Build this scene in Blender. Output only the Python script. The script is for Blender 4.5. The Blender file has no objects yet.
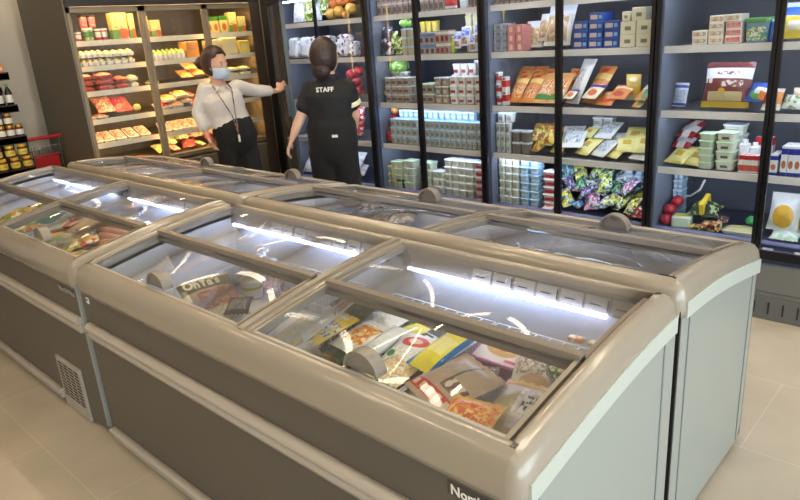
import bpy, math, random
from mathutils import Vector, Matrix, noise
random.seed(7)
C = bpy.context.scene.collection
PI = math.pi
sc = bpy.context.scene
# ------------------------------------------------------------------ camera
CX, CY, CH, CF, CYAW, CPIT, CROL = .5761, -.8829, 1.58, 660.3, .76429, .32215, -.07140
_w = Vector((-math.sin(CYAW)*math.cos(CPIT), math.cos(CYAW)*math.cos(CPIT), -math.sin(CPIT)))
_r0 = Vector((math.cos(CYAW), math.sin(CYAW), 0)); _u0 = _r0.cross(_w)
_r = _r0*math.cos(CROL)+_u0*math.sin(CROL); _u = -_r0*math.sin(CROL)+_u0*math.cos(CROL)
CO = Vector((CX, CY, CH))
def at(px, py, ax, v):
    d = _w*CF+_r*(px-400)+_u*(250-py)
    return CO+d*((v-CO[ax])/d[ax])
def X(px, y, z):      # x where the pixel column px meets the line (y, z)
    k = px-400; A = k*_w-CF*_r
    return CX-(A.y*(y-CY)+A.z*(z-CH))/A.x
def Yp(px, x, z):
    k = px-400; A = k*_w-CF*_r
    return CY-(A.x*(x-CX)+A.z*(z-CH))/A.y
cam = bpy.data.cameras.new('camera'); co = bpy.data.objects.new('camera', cam); C.objects.link(co)
co.matrix_world = Matrix.Translation(CO) @ Matrix((_r, _u, -_w)).transposed().to_4x4()
cam.lens = CF*36/800; cam.sensor_width = 36; cam.clip_start = .02
sc.camera = co
# ------------------------------------------------------------------ materials
def lin(c):
    return tuple(((v/255)/12.92 if v/255 <= .04045 else ((v/255+.055)/1.055)**2.4) for v in c)+(1,)
MATS = {}
def mat(name, col, rough=.5, metal=0, bump=None, mott=None, coat=0, alpha=1):
    """mott=(scale, [colours]) mottled look; bump=(scale, strength)"""
    if name in MATS: return MATS[name]
    m = bpy.data.materials.new(name); m.use_nodes = True; MATS[name] = m
    nt = m.node_tree; b = nt.nodes['Principled BSDF']
    b.inputs['Base Color'].default_value = lin(col); b.inputs['Roughness'].default_value = rough
    b.inputs['Metallic'].default_value = metal
    if coat: b.inputs['Coat Weight'].default_value = coat; b.inputs['Coat Roughness'].default_value = .12
    if mott:
        tc = nt.nodes.new('ShaderNodeTexCoord'); n = nt.nodes.new('ShaderNodeTexVoronoi'); n.inputs['Scale'].default_value = mott[0]*1.5
        nt.links.new(tc.outputs['Object'], n.inputs['Vector'])
        r = nt.nodes.new('ShaderNodeValToRGB'); r.color_ramp.interpolation = 'CONSTANT'
        sep = nt.nodes.new('ShaderNodeSeparateColor'); nt.links.new(n.outputs['Color'], sep.inputs[0])
        nt.links.new(sep.outputs[0], r.inputs[0])
        cs = mott[1]; el = r.color_ramp.elements
        el[0].color = lin(cs[0]); el[1].position = 1/len(cs); el[1].color = lin(cs[1 % len(cs)])
        for i in range(2, len(cs)): e = el.new(i/len(cs)); e.color = lin(cs[i])
        nt.links.new(r.outputs[0], b.inputs['Base Color'])
    if bump: addbump(nt, b, *bump)
    return m
def addbump(nt, b, scale, st):
    tc = nt.nodes.new('ShaderNodeTexCoord'); n = nt.nodes.new('ShaderNodeTexNoise'); n.inputs['Scale'].default_value = scale
    n.inputs['Detail'].default_value = 3
    nt.links.new(tc.outputs['Object'], n.inputs['Vector'])
    bp = nt.nodes.new('ShaderNodeBump'); bp.inputs['Strength'].default_value = st; bp.inputs['Distance'].default_value = .01
    nt.links.new(n.outputs['Fac'], bp.inputs['Height']); nt.links.new(bp.outputs[0], b.inputs['Normal'])
def printed(name, base, prints, axes='xy', rough=.35, bump=(40, .3)):
    """prints: ('b',axis,lo,hi,col) band | ('r',a0,a1,b0,b1,col) rectangle | ('e',a,b,ra,rb,col) ellipse | ('m',a0,a1,b0,b1,scale,[cols]) mottled rectangle"""
    if name in MATS: return MATS[name]
    m = bpy.data.materials.new(name); m.use_nodes = True; MATS[name] = m
    nt = m.node_tree; L = nt.links; b = nt.nodes['Principled BSDF']; b.inputs['Roughness'].default_value = rough
    tc = nt.nodes.new('ShaderNodeTexCoord'); sp = nt.nodes.new('ShaderNodeSeparateXYZ'); L.new(tc.outputs['Generated'], sp.inputs[0])
    ch = {'x': sp.outputs[0], 'y': sp.outputs[1], 'z': sp.outputs[2]}
    A, B = ch[axes[0]], ch[axes[1]]
    def M(op, a, c=0.0):
        n = nt.nodes.new('ShaderNodeMath'); n.operation = op
        for i, v in enumerate((a, c)):
            if isinstance(v, (int, float)): n.inputs[i].default_value = v
            else: L.new(v, n.inputs[i])
        return n.outputs[0]
    def rng(s, lo, hi): return M('MULTIPLY', M('GREATER_THAN', s, lo), M('LESS_THAN', s, hi))
    cur = nt.nodes.new('ShaderNodeRGB').outputs[0]; cur.default_value = lin(base)
    for p in prints:
        k = p[0]
        if k == 'b': f = rng(A if p[1] == 'a' else B, p[2], p[3]); col = p[4]
        elif k in 'rm': f = M('MULTIPLY', rng(A, p[1], p[2]), rng(B, p[3], p[4])); col = p[5]
        else:
            dx = M('DIVIDE', M('SUBTRACT', A, p[1]), p[3]); dy = M('DIVIDE', M('SUBTRACT', B, p[2]), p[4])
            f = M('LESS_THAN', M('ADD', M('MULTIPLY', dx, dx), M('MULTIPLY', dy, dy)), 1.0); col = p[5]
        mx = nt.nodes.new('ShaderNodeMix'); mx.data_type = 'RGBA'
        L.new(f, mx.inputs[0]); L.new(cur, mx.inputs[6])
        if k == 'm':
            v = nt.nodes.new('ShaderNodeTexVoronoi'); v.inputs['Scale'].default_value = p[5]*2.2; L.new(tc.outputs['Generated'], v.inputs['Vector'])
            s2 = nt.nodes.new('ShaderNodeSeparateColor'); L.new(v.outputs['Color'], s2.inputs[0])
            r = nt.nodes.new('ShaderNodeValToRGB'); r.color_ramp.interpolation = 'CONSTANT'; L.new(s2.outputs[0], r.inputs[0])
            cs = p[6]; el = r.color_ramp.elements; el[0].color = lin(cs[0]); el[1].position = 1/len(cs); el[1].color = lin(cs[1])
            for i in range(2, len(cs)): e = el.new(i/len(cs)); e.color = lin(cs[i])
            L.new(r.outputs[0], mx.inputs[7])
        else: mx.inputs[7].default_value = lin(col)
        cur = mx.outputs[2]
    L.new(cur, b.inputs['Base Color'])
    if bump: addbump(nt, b, *bump)
    return m
def glass(name, tint, base=.05, k=.75, rough=.02, haze=0.0, pw=4):
    m = bpy.data.materials.new(name); m.use_nodes = True; MATS[name] = m
    nt = m.node_tree; L = nt.links; nt.nodes.remove(nt.nodes['Principled BSDF']); out = nt.nodes['Material Output']
    t = nt.nodes.new('ShaderNodeBsdfTransparent'); t.inputs[0].default_value = lin(tint)
    g = nt.nodes.new('ShaderNodeBsdfGlossy'); g.inputs['Roughness'].default_value = rough
    lw = nt.nodes.new('ShaderNodeLayerWeight'); lw.inputs[0].default_value = .5
    p = nt.nodes.new('ShaderNodeMath'); p.operation = 'POWER'; p.inputs[1].default_value = pw; L.new(lw.outputs['Facing'], p.inputs[0])
    q = nt.nodes.new('ShaderNodeMath'); q.operation = 'MULTIPLY_ADD'; q.inputs[1].default_value = k; q.inputs[2].default_value = base; L.new(p.outputs[0], q.inputs[0])
    mx = nt.nodes.new('ShaderNodeMixShader'); L.new(q.outputs[0], mx.inputs[0]); L.new(t.outputs[0], mx.inputs[1]); L.new(g.outputs[0], mx.inputs[2])
    s = mx.outputs[0]
    if haze:
        d = nt.nodes.new('ShaderNodeBsdfDiffuse'); d.inputs[0].default_value = lin((215, 220, 225))
        m2 = nt.nodes.new('ShaderNodeMixShader'); m2.inputs[0].default_value = haze; L.new(s, m2.inputs[1]); L.new(d.outputs[0], m2.inputs[2]); s = m2.outputs[0]
    L.new(s, out.inputs[0]); return m
def emit(name, col, st):
    m = bpy.data.materials.new(name); m.use_nodes = True; nt = m.node_tree; nt.nodes.remove(nt.nodes['Principled BSDF'])
    e = nt.nodes.new('ShaderNodeEmission'); e.inputs[0].default_value = lin(col); e.inputs[1].default_value = st
    nt.links.new(e.outputs[0], nt.nodes['Material Output'].inputs[0]); MATS[name] = m; return m
# ------------------------------------------------------------------ mesh builder
def rr(w, d, r, n=3):
    pts = []
    r = min(r, w/2-1e-4, d/2-1e-4)
    for cx, cy, a0 in ((w/2-r, d/2-r, 0), (-w/2+r, d/2-r, 90), (-w/2+r, -d/2+r, 180), (w/2-r, -d/2+r, 270)):
        for i in range(n+1):
            a = math.radians(a0+90*i/n); pts.append((cx+r*math.cos(a), cy+r*math.sin(a)))
    return pts
class MB:
    def __init__(s): s.v = []; s.f = []; s.mi = []; s.sm = []; s.ms = []
    def m(s, mt):
        if mt not in s.ms: s.ms.append(mt)
        return s.ms.index(mt)
    def add(s, vs, fs, mt, smooth=False, T=None):
        o = len(s.v); k = s.m(mt)
        s.v += [tuple(T @ Vector(p)) if T else tuple(p) for p in vs]
        for f in fs: s.f.append(tuple(i+o for i in f)); s.mi.append(k); s.sm.append(smooth)
        return s
    def box(s, x0, y0, z0, x1, y1, z1, mt, T=None):
        vs = [(x, y, z) for x in (x0, x1) for y in (y0, y1) for z in (z0, z1)]
        return s.add(vs, [(0, 1, 3, 2), (4, 6, 7, 5), (0, 4, 5, 1), (2, 3, 7, 6), (0, 2, 6, 4), (1, 5, 7, 3)], mt, False, T)
    def loft(s, rings, mt, smooth=True, cap0=True, cap1=True, closed=True, T=None):
        n = len(rings[0]); vs = [p for r in rings for p in r]; fs = []
        for i in range(len(rings)-1):
            for j in range(n if closed else n-1):
                a, b = i*n+j, i*n+(j+1) % n; fs.append((a, b, b+n, a+n))
        s.add(vs, fs, mt, smooth, T)
        if cap0: s.add(rings[0], [tuple(range(n))[::-1]], mt, False, T)
        if cap1: s.add(rings[-1], [tuple(range(n))], mt, False, T)
        return s
    def rbox(s, w, d, h, r, mt, z0=0, ch=.004, T=None, taper=0):
        R = [(z0, ch), (z0+ch, 0), (z0+h-ch, -taper), (z0+h, ch-taper)]
        rings = [[(x, y, z) for x, y in rr(w-2*i, d-2*i, max(r-i, .001))] for z, i in R]
        return s.loft(rings, mt, False, T=T)
    def lathe(s, prof, mt, n=14, c=(0, 0), T=None, cap=True):
        rings = [[(c[0]+r*math.cos(2*PI*i/n), c[1]+r*math.sin(2*PI*i/n), z) for i in range(n)] for r, z in prof]
        return s.loft(rings, mt, True, cap, cap, T=T)
    def tube(s, pts, r, mt, n=5, closed=False, caps=True):
        pts = [Vector(p) for p in pts]; rings = []; N = len(pts); up = None
        for i, p in enumerate(pts):
            a = pts[(i-1) % N] if (closed or i) else p; b = pts[(i+1) % N] if (closed or i < N-1) else p
            t = (b-a).normalized()
            if up is None:
                up = Vector((0, 0, 1)) if abs(t.z) < .9 else Vector((1, 0, 0))
            sd = t.cross(up).normalized(); up2 = sd.cross(t).normalized(); up = up2
            rad = r[i] if isinstance(r, (list, tuple)) else r
            rings.append([tuple(p+sd*rad*math.cos(2*PI*k/n+.785)+up2*rad*math.sin(2*PI*k/n+.785)) for k in range(n)])
        if closed: rings.append(rings[0])
        return s.loft(rings, mt, n > 4, caps and not closed, caps and not closed)
    def grid(s, fn, nu, nv, mt, smooth=True, T=None):
        vs = [fn(i/nu, j/nv) for i in range(nu+1) for j in range(nv+1)]
        fs = [(i*(nv+1)+j, (i+1)*(nv+1)+j, (i+1)*(nv+1)+j+1, i*(nv+1)+j+1) for i in range(nu) for j in range(nv)]
        return s.add(vs, fs, mt, smooth, T)
    def prism(s, poly, a0, a1, mt, ax='x', T=None):
        def P(u, v, a): return {'x': (a, u, v), 'y': (u, a, v), 'z': (u, v, a)}[ax]
        n = len(poly); vs = [P(u, v, a0) for u, v in poly]+[P(u, v, a1) for u, v in poly]
        fs = [tuple(range(n)), tuple(range(n, 2*n))[::-1]]+[(i, i+n, (i+1) % n+n, (i+1) % n) for i in range(n)]
        return s.add(vs, fs, mt, False, T)
    def build(s, name, parent=None, loc=None, fix=True, weld=0):
        me = bpy.data.meshes.new(name); me.from_pydata(s.v, [], s.f)
        for m in s.ms: me.materials.append(m)
        me.polygons.foreach_set('material_index', s.mi); me.polygons.foreach_set('use_smooth', s.sm)
        if fix:
            import bmesh
            bm = bmesh.new(); bm.from_mesh(me)
            if weld: bmesh.ops.remove_doubles(bm, verts=bm.verts, dist=weld)
            bmesh.ops.recalc_face_normals(bm, faces=bm.faces); bm.to_mesh(me); bm.free()
        me.update()
        o = bpy.data.objects.new(name, me); C.objects.link(o)
        if parent: o.parent = parent
        if loc: o.location = loc
        return o
def empty(name, loc=(0, 0, 0), rz=0):
    o = bpy.data.objects.new(name, None); C.objects.link(o); o.location = loc; o.rotation_euler = (0, 0, rz); o.empty_display_size = .1; return o
def tag(o, label, cat, group=None):
    if len(label.split()) > 16: label = label.replace(' on the ', ', ', 1).replace('the ', '')
    n = len(label.split())
    if n > 16 or n < 4: print('LABEL LENGTH', n, label)
    o['label'] = label; o['category'] = cat
    if group: o['group'] = group
    return o
def struct(o, label=None):
    o['kind'] = 'structure'
    if label: o['label'] = label
    return o
def dup(o, parent=None):
    c = o.copy(); C.objects.link(c)
    if parent: c.parent = parent
    for ch in list(o.children): dup(ch, c)
    return c
def text(name, s, size, mt, parent, Mx, ext=.0008, bold=.0, xs=1.0, al='LEFT'):
    cu = bpy.data.curves.new(name, 'FONT'); cu.body = s; cu.size = size; cu.extrude = ext; cu.align_x = al; cu.resolution_u = 2; cu.offset = bold
    t = bpy.data.objects.new(name, cu); C.objects.link(t)
    dg = bpy.context.evaluated_depsgraph_get(); me = bpy.data.meshes.new_from_object(t.evaluated_get(dg))
    bpy.data.objects.remove(t); me.materials.clear(); me.materials.append(mt); me.name = name
    o = bpy.data.objects.new(name, me); C.objects.link(o); me.transform(Matrix.Diagonal((xs, 1, 1, 1)))
    o.parent = parent; o.matrix_local = Mx
    return o
FRONT = Matrix(((1, 0, 0, 0), (0, 0, -1, 0), (0, 1, 0, 0), (0, 0, 0, 1)))   # text plane facing -y
def face_y(x, y, z, s=1): return Matrix.Translation((x, y, z)) @ FRONT
# ------------------------------------------------------------------ common materials
M_rim = mat('rim_plastic', (152, 143, 130), .24, coat=.5)
M_frame = mat('lid_frame_plastic', (136, 127, 115), .3); M_hand = mat('handle_plastic', (134, 126, 116), .35)
M_body = mat('dark_taupe_panel', (88, 83, 76), .42)
M_endp = mat('grey_end_panel', (146, 152, 149), .3, coat=.2)
M_endt = mat('pale_end_trim', (180, 187, 181), .3)
M_rail = mat('bumper_rail_plastic', (180, 172, 162), .3)
M_liner = mat('white_liner', (228, 232, 240), .4)
M_wire = mat('white_wire', (225, 226, 228), .35)
M_black = mat('black_metal', (16, 16, 20), .3)
M_dark = mat('dark_recess', (28, 27, 26), .6)
M_slate = mat('slate_back_panel', (108, 114, 128), .45, bump=(6, .1))
M_navy = mat('navy_frame', (62, 68, 92), .4)
M_rsh = mat('shelf_rail', (226, 220, 216), .4)
M_shelf = mat('shelf_metal', (150, 152, 156), .4, .2)
M_white = mat('white_plastic', (232, 232, 230), .35)
M_chrome = mat('chrome_wire', (190, 188, 182), .25, .9)
M_red = mat('red_plastic', (176, 28, 34), .35)
M_ink = mat('black_ink', (22, 22, 24), .5)
M_paper = mat('price_ticket_paper', (222, 220, 216), .6)
M_green = mat('green_print', (40, 130, 60), .4)
M_gl_lid = glass('lid_glass', (252, 253, 254), .03, .9, .015, pw=6)
M_gl_door = glass('door_glass', (246, 249, 251), .03, .5, .015)
M_gl_hazy = glass('misted_door_glass', (205, 214, 220), .07, .6, .03, .22)
M_led = emit('cool_led', (226, 234, 255), 13)
M_led_s = emit('cool_led_strip', (196, 212, 255), 8)
M_warm = emit('warm_led', (255, 200, 128), 24)
M_lamp = emit('warm_downlight', (255, 214, 160), 60)
M_tube = emit('ceiling_tube', (255, 236, 206), 20)
# ------------------------------------------------------------------ room
def room():
    fl = bpy.data.materials.new('beige_floor_tile'); fl.use_nodes = True; nt = fl.node_tree; L = nt.links; b = nt.nodes['Principled BSDF']
    tc = nt.nodes.new('ShaderNodeTexCoord'); mp = nt.nodes.new('ShaderNodeMapping'); L.new(tc.outputs['Object'], mp.inputs[0])
    T = .567
    mp.inputs['Location'].default_value = (-.01+T*20, .215+T*20, 0)
    br = nt.nodes.new('ShaderNodeTexBrick'); L.new(mp.outputs[0], br.inputs['Vector'])
    br.inputs['Color1'].default_value = lin((198, 186, 166)); br.inputs['Color2'].default_value = lin((202, 190, 171)); br.inputs['Mortar'].default_value = lin((216, 206, 188))
    br.inputs['Scale'].default_value = 1; br.inputs['Mortar Size'].default_value = .0022; br.inputs['Brick Width'].default_value = T*2; br.inputs['Row Height'].default_value = T
    br.offset = .5
    n = nt.nodes.new('ShaderNodeTexNoise'); n.inputs['Scale'].default_value = 3; n.inputs['Detail'].default_value = 8; L.new(tc.outputs['Object'], n.inputs['Vector'])
    rp = nt.nodes.new('ShaderNodeValToRGB'); rp.color_ramp.elements[0].position = .3; rp.color_ramp.elements[0].color = (.80, .80, .80, 1); rp.color_ramp.elements[1].position = .7
    L.new(n.outputs[0], rp.inputs[0])
    mx = nt.nodes.new('ShaderNodeMix'); mx.data_type = 'RGBA'; mx.blend_type = 'MULTIPLY'; mx.inputs[0].default_value = 1
    L.new(br.outputs[0], mx.inputs[6]); L.new(rp.outputs[0], mx.inputs[7]); L.new(mx.outputs[2], b.inputs['Base Color']); b.inputs['Roughness'].default_value = .42
    struct(MB().box(-6, -5, -.1, 4, 3.6, 0, fl).build('floor'))
    M_ceil = mat('ceiling_paint', (222, 216, 206), .8); M_wall = mat('beige_wall_paint', (202, 192, 176), .8); M_dwall = mat('dark_wall_paint', (84, 78, 72), .8)
    struct(MB().box(-6, -5, 3.1, 4, 3.6, 3.2, M_ceil).build('ceiling'))
    struct(MB().box(-6, 3.45, 0, 4, 3.6, 3.1, M_dwall).build('wall_back'))
    struct(MB().box(-5.45, -5, 0, -5.3, 3.45, 3.1, M_wall).build('wall_left'))
    struct(MB().box(-6, -5.15, 0, 4, -5, 3.1, M_wall).build('wall_front'))
    w = MB()
    for a in ((-5, .0, -4.6, 3.1), (2.6, 0, 3.45, 3.1), (-4.6, 0, 2.6, .15), (-4.6, 2.75, 2.6, 3.1), (-1.1, .15, -.95, 2.75)):
        w.box(4, a[0], a[1], 4.15, a[2], a[3], M_wall)
    struct(w.build('wall_right'))
    for k, (a, c) in enumerate(((-4.6, -1.1), (-.95, 2.6))):
        f = MB()
        f.box(4.04, a, .15, 4.1, a+.06, 2.75, M_black).box(4.04, c-.06, .15, 4.1, c, 2.75, M_black).box(4.04, a, .15, 4.1, c, .21, M_black).box(4.04, a, 2.69, 4.1, c, 2.75, M_black)
        o = struct(f.build('window_%d' % (k+1)))
        MB().box(4.065, a+.06, .21, 4.071, c-.06, 2.69, M_gl_door).build('pane', o)
        p = bpy.data.lights.new('window_portal', 'AREA'); p.shape = 'RECTANGLE'; p.size = c-a; p.size_y = 2.6; p.cycles.is_portal = True
        po = bpy.data.objects.new('window_portal', p); C.objects.link(po); po.location = (4.12, (a+c)/2, 1.45); po.rotation_euler = (0, PI/2, 0)
        po.rotation_euler = Vector((1, 0, 0)).to_track_quat('Z', 'Y').to_euler()
    # baseboard by the left wall
    struct(MB().box(-5.3, -5, 0, -5.285, 3.45, .08, M_dwall).build('baseboard_left'))
room()
wd = bpy.data.worlds.new('world'); sc.world = wd; wd.use_nodes = True
wd.node_tree.nodes['Background'].inputs[0].default_value = lin((222, 228, 228)); wd.node_tree.nodes['Background'].inputs[1].default_value = 5
# ceiling lamps
def ceiling_lights():
    i = 0
    proto = None
    spots = [(-4.0, -.6), (-3.1, .5), (-2.2, -.6), (-.4, -.6), (-3.6, 1.9), (-1.9, 1.9), (.4, 1.2), (-3.1, -2.2), (-1.2, -2.2), (.6, -2.2), (-4.6, .8)]
    for x, y in spots:
        if proto is None:
            proto = empty('ceiling_downlight'); MB().lathe([(.075, -.012), (.085, -.006), (.085, 0)], M_white, 20).build('trim_ring', proto)
            MB().lathe([(.055, -.016), (.062, -.012)], M_lamp, 20).build('lamp', proto); o = proto
        else: o = dup(proto)
        o.location = (x, y, 3.1)
        tag(o, 'round recessed downlight with white ring set in the shop ceiling', 'ceiling light', 'ceiling downlights')
    proto = None
    for x, y in ((-2.4, -1.5), (-.4, -1.5), (-3.4, 1.0), (-1.5, 1.0), (.2, 1.0), (-3.4, 2.15), (-1.6, 2.15), (.2, 2.15)):  # the aisle row nearest the fridges is added to brighten their fronts
        if proto is None:
            proto = empty('ceiling_tube_light'); MB().box(-.62, -.045, -.05, .62, .045, 0, M_white).build('housing', proto)
            MB().box(-.6, -.03, -.062, .6, .03, -.05, M_tube).build('tube', proto); o = proto
        else: o = dup(proto)
        o.location = (x, y, 3.1)
        tag(o, 'long narrow tube light mounted out of view along the shop ceiling', 'ceiling light', 'ceiling tube lights')
ceiling_lights()
# ------------------------------------------------------------------ island freezers
WD = .75
def zb(y, W=WD): return .693+.09*math.sin(PI/2*max(0, min(1, y/W)))
def make_freezer(L, W, right_end, grille, xbar=.955, lip=.045, inner_l=.05, hx=(-.498, -1.505)):
    """local: x from -L to 0, y 0 (low side) to W (high side)"""
    t = empty('island_freezer')
    # hull
    h = MB(); r = .02
    h.box(-L+.001, .004, .09, -.001, .012, zb(0)+.02, M_body)
    h.box(-L+.001, W-.012, .02, -.001, W-.004, zb(W)+.02, M_dark)  # rear wall coloured near-black, painting in the shade of the gap between rows
    h.box(-L+.03, .03, 0, -.03, W-.03, .09, M_dark)
    h.box(-L+.001, .004, .03, -.001, .03, .09, M_body)
    h.build('body', t)
    for sx, x0 in ((0, -.012), (1, -L)):
        ys = [.0+W*k/24 for k in range(25)]
        poly = [(.05, .02), (0.0145, .07)]+[(max(.0145, min(W-.0135, y)), zb(y)+.02) for y in ys]+[(W-.0135, .07), (W-.05, .02)] if sx else [(.03, .02), (0.0, .06)]+[(y, zb(y)+.02) for y in ys]+[(W, .07), (W-.05, .02)]
        MB().prism(poly, x0, x0+.012, M_endp).build('end_panel', t)
        xx = x0+.012 if sx == 0 else x0-.003; sm_ = mat('end_panel_seam', (128, 133, 132), .4)
        MB().box(xx, W-.075, .03, xx+.003, W-.069, zb(W), sm_).build('panel_seam', t); MB().box(xx, .06, .03, xx+.003, .065, zb(.05), sm_).build('panel_seam', t)
    # rim : cross-section swept round the top
    prof = [(.006, -.004), (-.006, 0), (-.008, .018), (-.008, .05), (-.002, .078), (.012, .094), (.030, .102), (lip, .102), (lip+.006, .094), (lip+.006, .04)]
    path = []
    rc = .03
    cs = [(-rc, rc, -90), (-rc, W-rc, 0), (-L+rc, W-rc, 90), (-L+rc, rc, 180)]
    segs = []
    for k, (cx, cy, a0) in enumerate(cs):
        for i in range(7):
            a = math.radians(a0+90*i/6); segs.append((cx+rc*math.cos(a), cy+rc*math.sin(a), -math.cos(a), -math.sin(a)))
        nx = cs[(k+1) % 4]; a = math.radians(a0+90)
        p0 = (cx+rc*math.cos(a), cy+rc*math.sin(a)); p1 = (nx[0]+rc*math.cos(a), nx[1]+rc*math.sin(a))
        for i in range(1, 16): u = i/16; segs.append((p0[0]+(p1[0]-p0[0])*u, p0[1]+(p1[1]-p0[1])*u, -math.cos(a), -math.sin(a)))
    rings = []
    for (px, py, nx, ny) in segs:
        ring = []
        for d, hh in prof:
            dd = max(d, -.01); x = px+nx*dd; y = py+ny*dd
            if abs(nx) > .01 and abs(ny) > .01 and d > .028:      # inner corner stays square
                k = d; x = (0-k if px > -L/2 else -L+k); y = (k if py < W/2 else W-k)
            ring.append((x, y, zb(y, W)+hh))
        rings.append(ring)
    rings.append(rings[0])
    n = len(prof); m = MB(); vs = [p for g in rings for p in g]; fs = []
    for i in range(len(rings)-1):
        for j in range(n-1): fs.append((i*n+j, i*n+j+1, (i+1)*n+j+1, (i+1)*n+j))
    m.add(vs, fs, M_rim, True); m.build('rim', t)
    # pale trim on the end faces; extra height paints window light on the rim
    for x0 in (0.002, -L-.012):
        g = MB(); N = 24
        pts = [(.02+(W-.04)*k/N) for k in range(N+1)]
        poly = [(y, zb(y, W)-.004) for y in pts]+[(y, zb(y, W)+.046) for y in pts[::-1]]
        g.prism(poly, x0, x0+.010, M_endt); g.build('end_trim', t)
    # cross bar
    def strip(x0, x1, y0, y1, dz0, dz1, mt, N=18):
        g = MB(); R = []
        for k in range(N+1):
            y = y0+(y1-y0)*k/N; z = zb(y, W)
            R.append([(x0, y, z+dz0), (x1, y, z+dz0), (x1, y, z+dz1), (x0, y, z+dz1)])
        g.loft(R, mt, False); return g
    g = strip(-xbar-.03, -xbar+.03, .03, W-.03, .06, .098, M_rim)
    R = strip(-xbar-.010, -xbar+.010, .035, W-.035, .097, .106, M_frame)
    cb = g.build('cross_bar', t); R.build('bar_cap', cb)
    # liner
    xi0, xi1, yi0, yi1, zf = -L+lip+.006, -lip-.006, lip+.006, W-lip-.006, .12
    g = MB(); N = 12
    g.add([(xi0, yi0, zf), (xi1, yi0, zf), (xi1, yi1, zf), (xi0, yi1, zf)], [(0, 1, 2, 3)], M_liner)
    for (x, ya, yb) in ((xi0, yi0, yi1), (xi1, yi0, yi1)):
        vs = []
        for k in range(N+1):
            y = ya+(yb-ya)*k/N; vs += [(x, y, zf), (x, y, zb(y, W)+.055)]
        g.add(vs, [(2*k, 2*k+2, 2*k+3, 2*k+1) for k in range(N)], M_liner)
    for y in (yi0, yi1):
        g.add([(xi0, y, zf), (xi1, y, zf), (xi1, y, zb(y, W)+.055), (xi0, y, zb(y, W)+.055)], [(0, 1, 2, 3)], M_liner)
    g.build('liner', t, fix=False)
    # LED strips, price rail
    bays = [(-xbar+.035, -lip-.012), (-L+lip+.012, -xbar-.035)]
    for a, b in bays:
        MB().box(a+.04, W-.083, .797, b-.10, W-.072, .807, M_led_s).build('led_strip', t)
        pr = MB(); pr.add([(a, W-.066, .80), (b, W-.066, .80), (b, W-.050, .852), (a, W-.050, .852), (a, W-.060, .80), (b, W-.060, .80), (b, W-.045, .852), (a, W-.045, .852)], [(0, 1, 2, 3), (7, 6, 5, 4), (0, 4, 5, 1), (3, 2, 6, 7)], M_frame)
        po = pr.build('price_rail', t)
        q = MB(); k = 0; x = a+.3
        tm = MATS.get('tag_paper') or mat('tag_paper', (172, 164, 150), .5)
        while x < b-.08:
            dy = -.0015
            T = Matrix.Translation((x, W-.066+dy+.002, .806)) @ Matrix.Rotation(math.radians(-17), 4, 'X')
            q.box(0, -.001, .0, .07, 0, .042, tm, T=T); q.box(.014, -.0018, .016, .046, -.001, .019, M_ink, T=T)
            if k % 2: q.box(.066, -.0018, .004, .069, -.001, .036, M_ink, T=T)
            x += .078; k += 1
        q.build('price_tag', po)
    # sliding lids: two per bay
    for bi, (a, b) in enumerate(bays):
        for fr, (y0, y1, dz) in enumerate(((lip+.004, W*.475, .090), (W*.44, W-lip-.004, .080))):
            def fn(u, v, y0=y0, y1=y1, dz=dz):
                y = y0+(y1-y0)*v; return (a+(b-a)*u, y, zb(y, W)+dz)
            g = MB(); N = 14
            R = []
            for k in range(N+1):
                y = y0+(y1-y0)*k/N; z = zb(y, W)+dz; R.append([(a, y, z), (b, y, z), (b, y, z+.004), (a, y, z+.004)])
            g.loft(R, M_gl_lid, True)
            lid = g.build('sliding_lid', t)
            f = MB()
            if fr == 0:
                y = y1; z = zb(y, W); f.box(a, y-.022, z+.086, b, y+.004, z+.106, M_frame)
                y = y0; z = zb(y, W); f.box(a+.01, y-.002, z+.088, b-.01, y+.010, z+.098, mat('clear_lid_edge', (172, 168, 160), .25))
            else:
                y = y0; z = zb(y, W); f.box(a, y, z+.066, b, y+.024, z+.082, M_frame)
            for xa in (a, b-.012):
                RR = []
                for k in range(N+1):
                    yy = y0+(y1-y0)*k/N; z = zb(yy, W)+dz; RR.append([(xa, yy, z-.004), (xa+.012, yy, z-.004), (xa+.012, yy, z+.008), (xa, yy, z+.008)])
                f.loft(RR, M_frame, False)
            f.build('lid_frame', lid)
            if fr == 0:
                xm = hx[bi]
                hd = MB(); Rr = .05
                pl = [(xm+.052*math.cos(PI*k/14), .046*math.sin(PI*k/14)) for k in range(15)]
                y = y0+.022; z = zb(y, W)+dz+.003
                hd.prism([(p, q+z) for p, q in pl], y, y+.010, M_hand, 'y')
                pl2 = [(xm+.058*math.cos(PI*k/14), .053*math.sin(PI*k/14)) for k in range(15)]
                for k in range(14):
                    (x1_, q1), (x2_, q2) = pl2[k], pl2[k+1]; (x3_, q3), (x4_, q4) = pl[k], pl[k+1]
                    hd.add([(x1_, y-.006, z+q1), (x2_, y-.006, z+q2), (x4_, y-.006, z+q4), (x3_, y-.006, z+q3), (x1_, y+.032, z+q1), (x2_, y+.032, z+q2), (x4_, y+.032, z+q4), (x3_, y+.032, z+q3)],
                           [(0, 1, 2, 3), (7, 6, 5, 4), (0, 4, 5, 1), (3, 2, 6, 7)], M_hand)
                hd.build('lid_handle', lid)
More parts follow.
